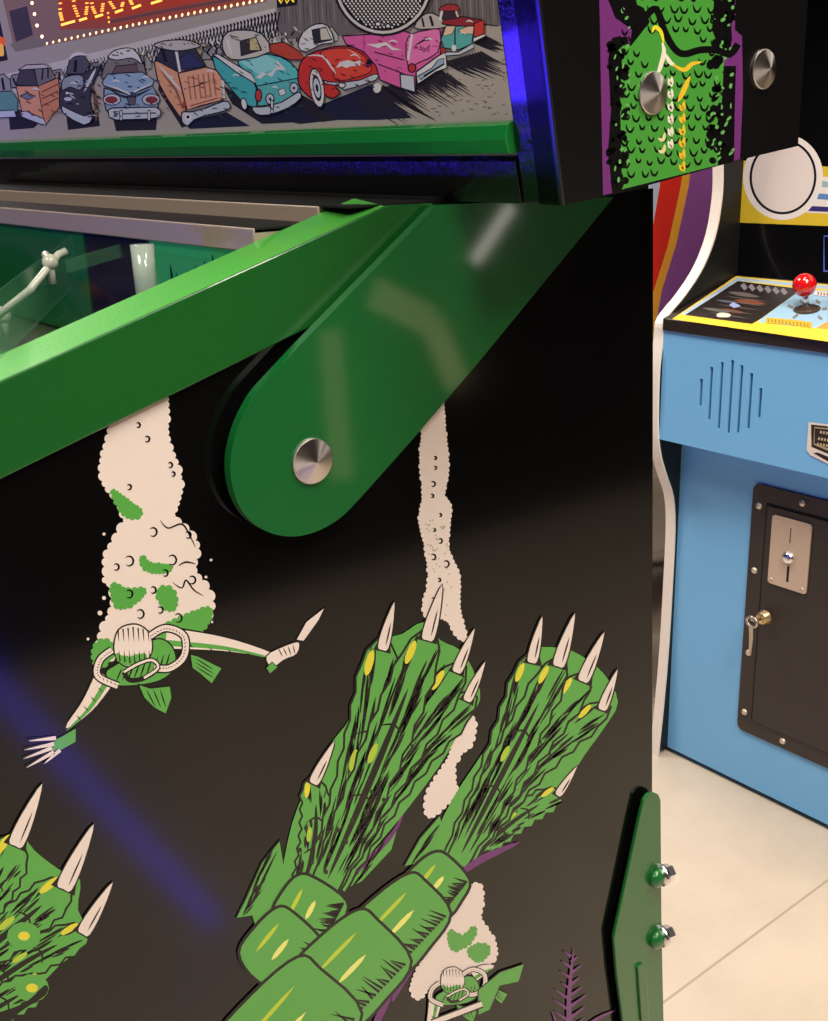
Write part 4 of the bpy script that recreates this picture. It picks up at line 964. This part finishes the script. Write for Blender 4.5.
# coin door
cdm = mat('coin_door_black', (46, 38, 33), .42, bump=(300, .1, .001))
mb = MB()
def DX(px, py, x=XF): p = onX(px, py, x); return (p.y, p.z)
y0, z1 = DX(755, 482); zb = DX(737, 727)[1]; y0 = (DX(755.5, 500)[0]+DX(738, 700)[0])/2; y1 = y0-.44
def rrect(x, ya, yb, za, zb_, r, n=5):
    o = []
    for cy, cz, a0 in ((ya-r, zb_-r, 0), (yb+r, zb_-r, 90), (yb+r, za+r, 180), (ya-r, za+r, 270)):
        for k in range(n+1):
            a = math.radians(a0+90*k/n); o.append((x, cy+r*math.cos(a), cz+r*math.sin(a)))
    return o
mb.prism(rrect(XF-.004, y0, y1, zb, z1, .014), (.004, 0, 0), cdm)
cd = mb.build('coin_door', arc, bevel=.0008, label='black coin door with screwed frame')
gap = mat('gap_black', (6, 5, 5), .8)
mb = MB(); g = .030
ya_, yb__, za_, zz_ = y0-g, y1+g, zb+g, z1-g
mb.prism([(XF-.0042, ya_, za_), (XF-.0042, yb__, za_), (XF-.0042, yb__, zz_), (XF-.0042, ya_, zz_)], (-.0003, 0, 0), gap); mb.build('door_gap', cd)
mb = MB(); mb.prism(rrect(XF-.0075, ya_-.0045, yb__+.002, za_+.002, zz_-.0045, .003), (.0028, 0, 0), cdm); mb.build('door_leaf', cd, bevel=.0006)
scr = mat('pale_screw', (220, 204, 180), .3, .6)
cy = y0-.5*g
for (yy_, zz2) in [(cy, z1-.04), (cy, (z1*2+zb)/3), (cy, (z1+zb*2)/3), (cy, zb+.04), (y0-.1, z1-.5*g), (y0-.3, z1-.5*g), (y0-.1, zb+.5*g), (y0-.3, zb+.5*g)]:
    mb = MB(); mb.lathe((XF-.004, yy_, zz2), (-1, 0, 0), [(.0062, 0), (.0062, .0008), (.0045, .0035), (.0015, .0048), (0, .005)], scr, 16); mb.build('frame_screw', cd)
c1 = DX(776, 513); c2 = DX(814, 522); c3 = DX(771, 581); 
py0, py1 = c1[0], c2[0]-.003; pz1 = (c1[1]); pz0 = c3[1]
mb = MB(); mb.prism(rrect(XF-.0105, py0, py1, pz0, pz1, .006), (.0029, 0, 0), mat('satin_plate', (206, 186, 164), .34, .35, bump=(120, .05, .001)))
pl_ = mb.build('coin_plate', cd, bevel=.0006, label='satin metal coin plate')
pm = (py0+py1)/2; pw = py0-py1; ph = pz1-pz0
mb = MB(); mb.box((XF-.0109, pm-.0006, pz1-ph*.34), (XF-.0104, pm+.0008, pz1-ph*.12), gap); mb.build('coin_slot', pl_); mb = MB(); mb.box((XF-.0109, pm-.003, pz0+ph*.1), (XF-.0104, pm+.0015, pz0+ph*.33), gap); mb.build('coin_slot', pl_)
mb = MB(); mb.lathe((XF-.0105, pm, pz0+ph*.45), (-1, 0, 0), [(.012, 0), (.0125, .002), (.009, .006), (.007, .008), (0, .008)], chrome, 24); mb.build('return_button', pl_)
for (a_, b_) in ((py0-.008, pz1-.008), (py1+.008, pz1-.008), (py0-.008, pz0+.008), (py1+.008, pz0+.008)):
    mb = MB(); mb.lathe((XF-.0105, a_, b_), (-1, 0, 0), [(.003, 0), (.0028, .001), (0, .0014)], scr, 10); mb.build('plate_screw', pl_)
lk = onX(765, 617, XF-.0075); lkm = mat('brass_lock', (214, 186, 140), .28, .8)
mb = MB(); mb.lathe((XF-.0075, lk.y, lk.z), (-1, 0, 0), [(0, -.001), (.0135, -.001), (.0135, .002), (.011, .004), (.0108, .012), (.009, .013), (0, .013)], lkm, 28); mb.build('door_lock', cd, label='brass coloured cam lock')
# key in the lock
k0 = V(XF-.021, lk.y, lk.z)
kt = thing('key', tuple(k0), 'silver key with a looped bow hanging from the coin door lock', 'key')
km = mat('key_steel', (190, 180, 164), .28, .9)
kb = onX(752, 622, XF-.045)
mb = MB(); mb.tube([k0, (k0+kb)/2+V(-.004, 0, 0), kb+V(0, 0, .006)], .0032, km, 10); mb.build('key_blade', kt)
mb = MB(); mb.tube([kb+V(0, .011*math.cos(a), .009*math.sin(a)) for a in [k*2*PI/20 for k in range(21)]], .0028, km, 10); mb.build('key_bow', kt)
ke = onX(750.5, 654, XF-.045)
mb = MB(); mb.prism([kb+V(0, .005, -.008), kb+V(0, -.004, -.008), V(ke.x, ke.y-.004, (kb.z+ke.z)/2), V(ke.x, ke.y-.002, ke.z), V(ke.x, ke.y+.0025, ke.z), V(ke.x, ke.y+.004, (kb.z+ke.z)/2)], (-.002, 0, 0), km); mb.build('spare_blade', kt, bevel=.0005)

# ============================================================ RAINBOW SIDED MACHINE BEHIND
YN = YLF+.3
rn = thing('game_cabinet', (onY(640, 400, YN).x+.25, YN+.3, 0), 'cabinet on legs with curved red, orange and purple side stripes, behind the blue one', 'arcade cabinet')
zA = onY(660, 476, YN).z; zB = onY(660, 60, YN).z; xa = onY(560, 400, YN).x; xb = onY(790, 300, YN).x
mb = MB(); mb.prism([(xa, YN, zA), (xb, YN, zA), (xb, YN, zB), (xa, YN, zB)], (0, .5, 0), mat('cream_laminate', (226, 216, 200), .5)); mb.build('cabinet_body', rn)
N_ = Art((0, YN, 0), (0, -1, 0), pre='stripe', base=.0005)
N_.poly((200, 210, 240), [(640, 160), (664, 160), (650, 240), (640, 260)])
N_.poly((232, 52, 40), [(664, 140), (688, 140), (680, 190), (668, 245), (654, 290), (640, 310), (640, 262), (652, 232), (660, 185)])
N_.poly((250, 176, 60), [(688, 140), (694, 140), (689, 185), (676, 245), (662, 290), (652, 340), (640, 370), (640, 310), (654, 290), (668, 245), (680, 190)])
N_.poly((150, 86, 160), [(694, 140), (800, 140), (800, 270), (700, 300), (660, 325), (652, 345), (662, 290), (676, 245), (689, 185)])
N_.build('side_stripes', rn)
mb = MB()
for x in (xa+.03, xb-.06):
    for y in (YN+.02, YN+.44): mb.box((x, y, 0), (x+.03, y+.03, zA), blk)
m_ = mb.mats
bmesh.ops.recalc_face_normals(mb.bm, faces=mb.bm.faces)
mb.bm.free()
for x in (xa+.03, xb-.06):
    for y in (YN+.02, YN+.44):
        mb = MB(); mb.prism([(x, y, 0), (x+.02, y, 0), (x+.034, y, zA), (x-.008, y, zA)], (0, .03, 0), blk); mb.build('leg', rn)

# dark machine head standing far behind on the right (seen above the art card)
# ============================================================ LIGHTS
def area(name, loc, target, size, power, col=(1, .86, .7), sy=None):
    l = bpy.data.lights.new(name, 'AREA'); l.energy = power; l.color = col; l.shape = 'RECTANGLE'; l.size = size; l.size_y = sy or size
    o = bpy.data.objects.new(name, l); COL.objects.link(o); o.location = loc
    o.rotation_euler = (Vector(target)-Vector(loc)).to_track_quat('-Z', 'Y').to_euler(); return o
WARM = (1, .89, .79)
area('ceiling_or_fill_lamp', (.9, -.35, 2.8), (.9, -.3, 0), .7, 52, WARM)
area('ceiling_or_fill_lamp', (-1.4, .2, 2.8), (-1.2, .3, 0), .9, 40, WARM)
area('ceiling_or_fill_lamp', (1.62, 1.0, 2.8), (1.62, 1.0, 0), .35, 30, WARM)
area('ceiling_or_fill_lamp', (.75, .7, 2.8), (1.3, .85, .4), .5, 24, WARM)
area('ceiling_or_fill_lamp', (.5, 2.6, 2.8), (.9, 2.2, 0), .8, 45, WARM)
area('ceiling_or_fill_lamp', (.1, -1.25, 2.7), (.35, .5, .8), .5, 30, WARM)  # unseen fill light, added to brighten the side artwork from the front
# blue led strip low behind the camera, mirrored in the side
a_ = onY(-60, 625, 1.45); b_ = onY(250, 960, 1.45)
a_ = V(a_.x, 1-a_.y, a_.z); b_ = V(b_.x, 1-b_.y, b_.z)
mid = (a_+b_)/2; d_ = (b_-a_)
l = bpy.data.lights.new('led_strip', 'AREA'); l.shape = 'RECTANGLE'; l.size = d_.length; l.size_y = .035; l.energy = .26; l.color = (.05, .04, 1)
o = bpy.data.objects.new('led_strip', l); COL.objects.link(o); o.location = mid
zax = V(0, -1, 0); xax = d_.normalized(); yax = zax.cross(xax)
o.matrix_world = Matrix.Translation(mid) @ Matrix((xax, yax, zax)).transposed().to_4x4()
# blue neon lamp ahead of the machine, mirrored in the backbox front
def mirF(px, py, depth):
    p = onF(px, py); r = ray(px, py).normalized(); r2 = r-FN*2*r.dot(FN); return p+r2*depth, r2
c_, r2 = mirF(532, 118, 1.6)
area('neon_lamp', tuple(c_), tuple(onF(532, 118)), .16, 6, (.05, .02, 1), sy=.30)
def mirror_strip(name, pts_, y, depth, width, e, col):
    A_, B_ = [onY(px, py, y+depth) for px, py in pts_]
    A_ = V(A_.x, 2*y-A_.y, A_.z); B_ = V(B_.x, 2*y-B_.y, B_.z); d = B_-A_
    l = bpy.data.lights.new(name, 'AREA'); l.shape = 'RECTANGLE'; l.size = d.length; l.size_y = width; l.energy = e; l.color = col
    o = bpy.data.objects.new(name, l); COL.objects.link(o); xa_ = d.normalized(); za__ = V(0, -1, 0); za__ = (za__-xa_*za__.dot(xa_)).normalized()
    o.matrix_world = Matrix.Translation((A_+B_)/2) @ Matrix((xa_, za__.cross(xa_), za__)).transposed().to_4x4()
mirror_strip('added_reflection_strip', ((330, 330), (342, 480)), YA, 1.6, .06, .10, (1, .7, .4))  # unseen strips, added only to give the hinge arm its pale reflections
mirror_strip('added_reflection_strip', ((372, 292), (432, 322)), YA, 1.6, .07, .08, (1, .7, .4))
mirror_strip('added_reflection_strip', ((432, 322), (458, 385)), YA, 1.6, .07, .08, (1, .7, .4))
mirror_strip('added_reflection_strip', ((512, 205), (474, 262)), YA, 1.6, .035, .16, (1, .9, .8))
w = bpy.data.worlds.new('room'); bpy.context.scene.world = w; w.use_nodes = True
w.node_tree.nodes['Background'].inputs[0].default_value = (1, .9, .8, 1); w.node_tree.nodes['Background'].inputs[1].default_value = .25

# ============================================================ CAMERA
cam = bpy.data.cameras.new('camera'); co = bpy.data.objects.new('camera', cam); COL.objects.link(co)
cam.sensor_fit = 'HORIZONTAL'; cam.sensor_width = 36; cam.lens = 36*F/828; cam.clip_start = .02
right = V(AX[0], AY[0], AZ[0]); up = -V(AX[1], AY[1], AZ[1]); back = -V(AX[2], AY[2], AZ[2])
co.matrix_world = Matrix.Translation(CAM) @ Matrix((right, up, back)).transposed().to_4x4()
sc = bpy.context.scene; sc.camera = co
sc.view_settings.view_transform = 'Standard'; sc.view_settings.look = 'None'; sc.view_settings.exposure = 0; sc.view_settings.gamma = 1
sc.view_settings.use_curve_mapping = False
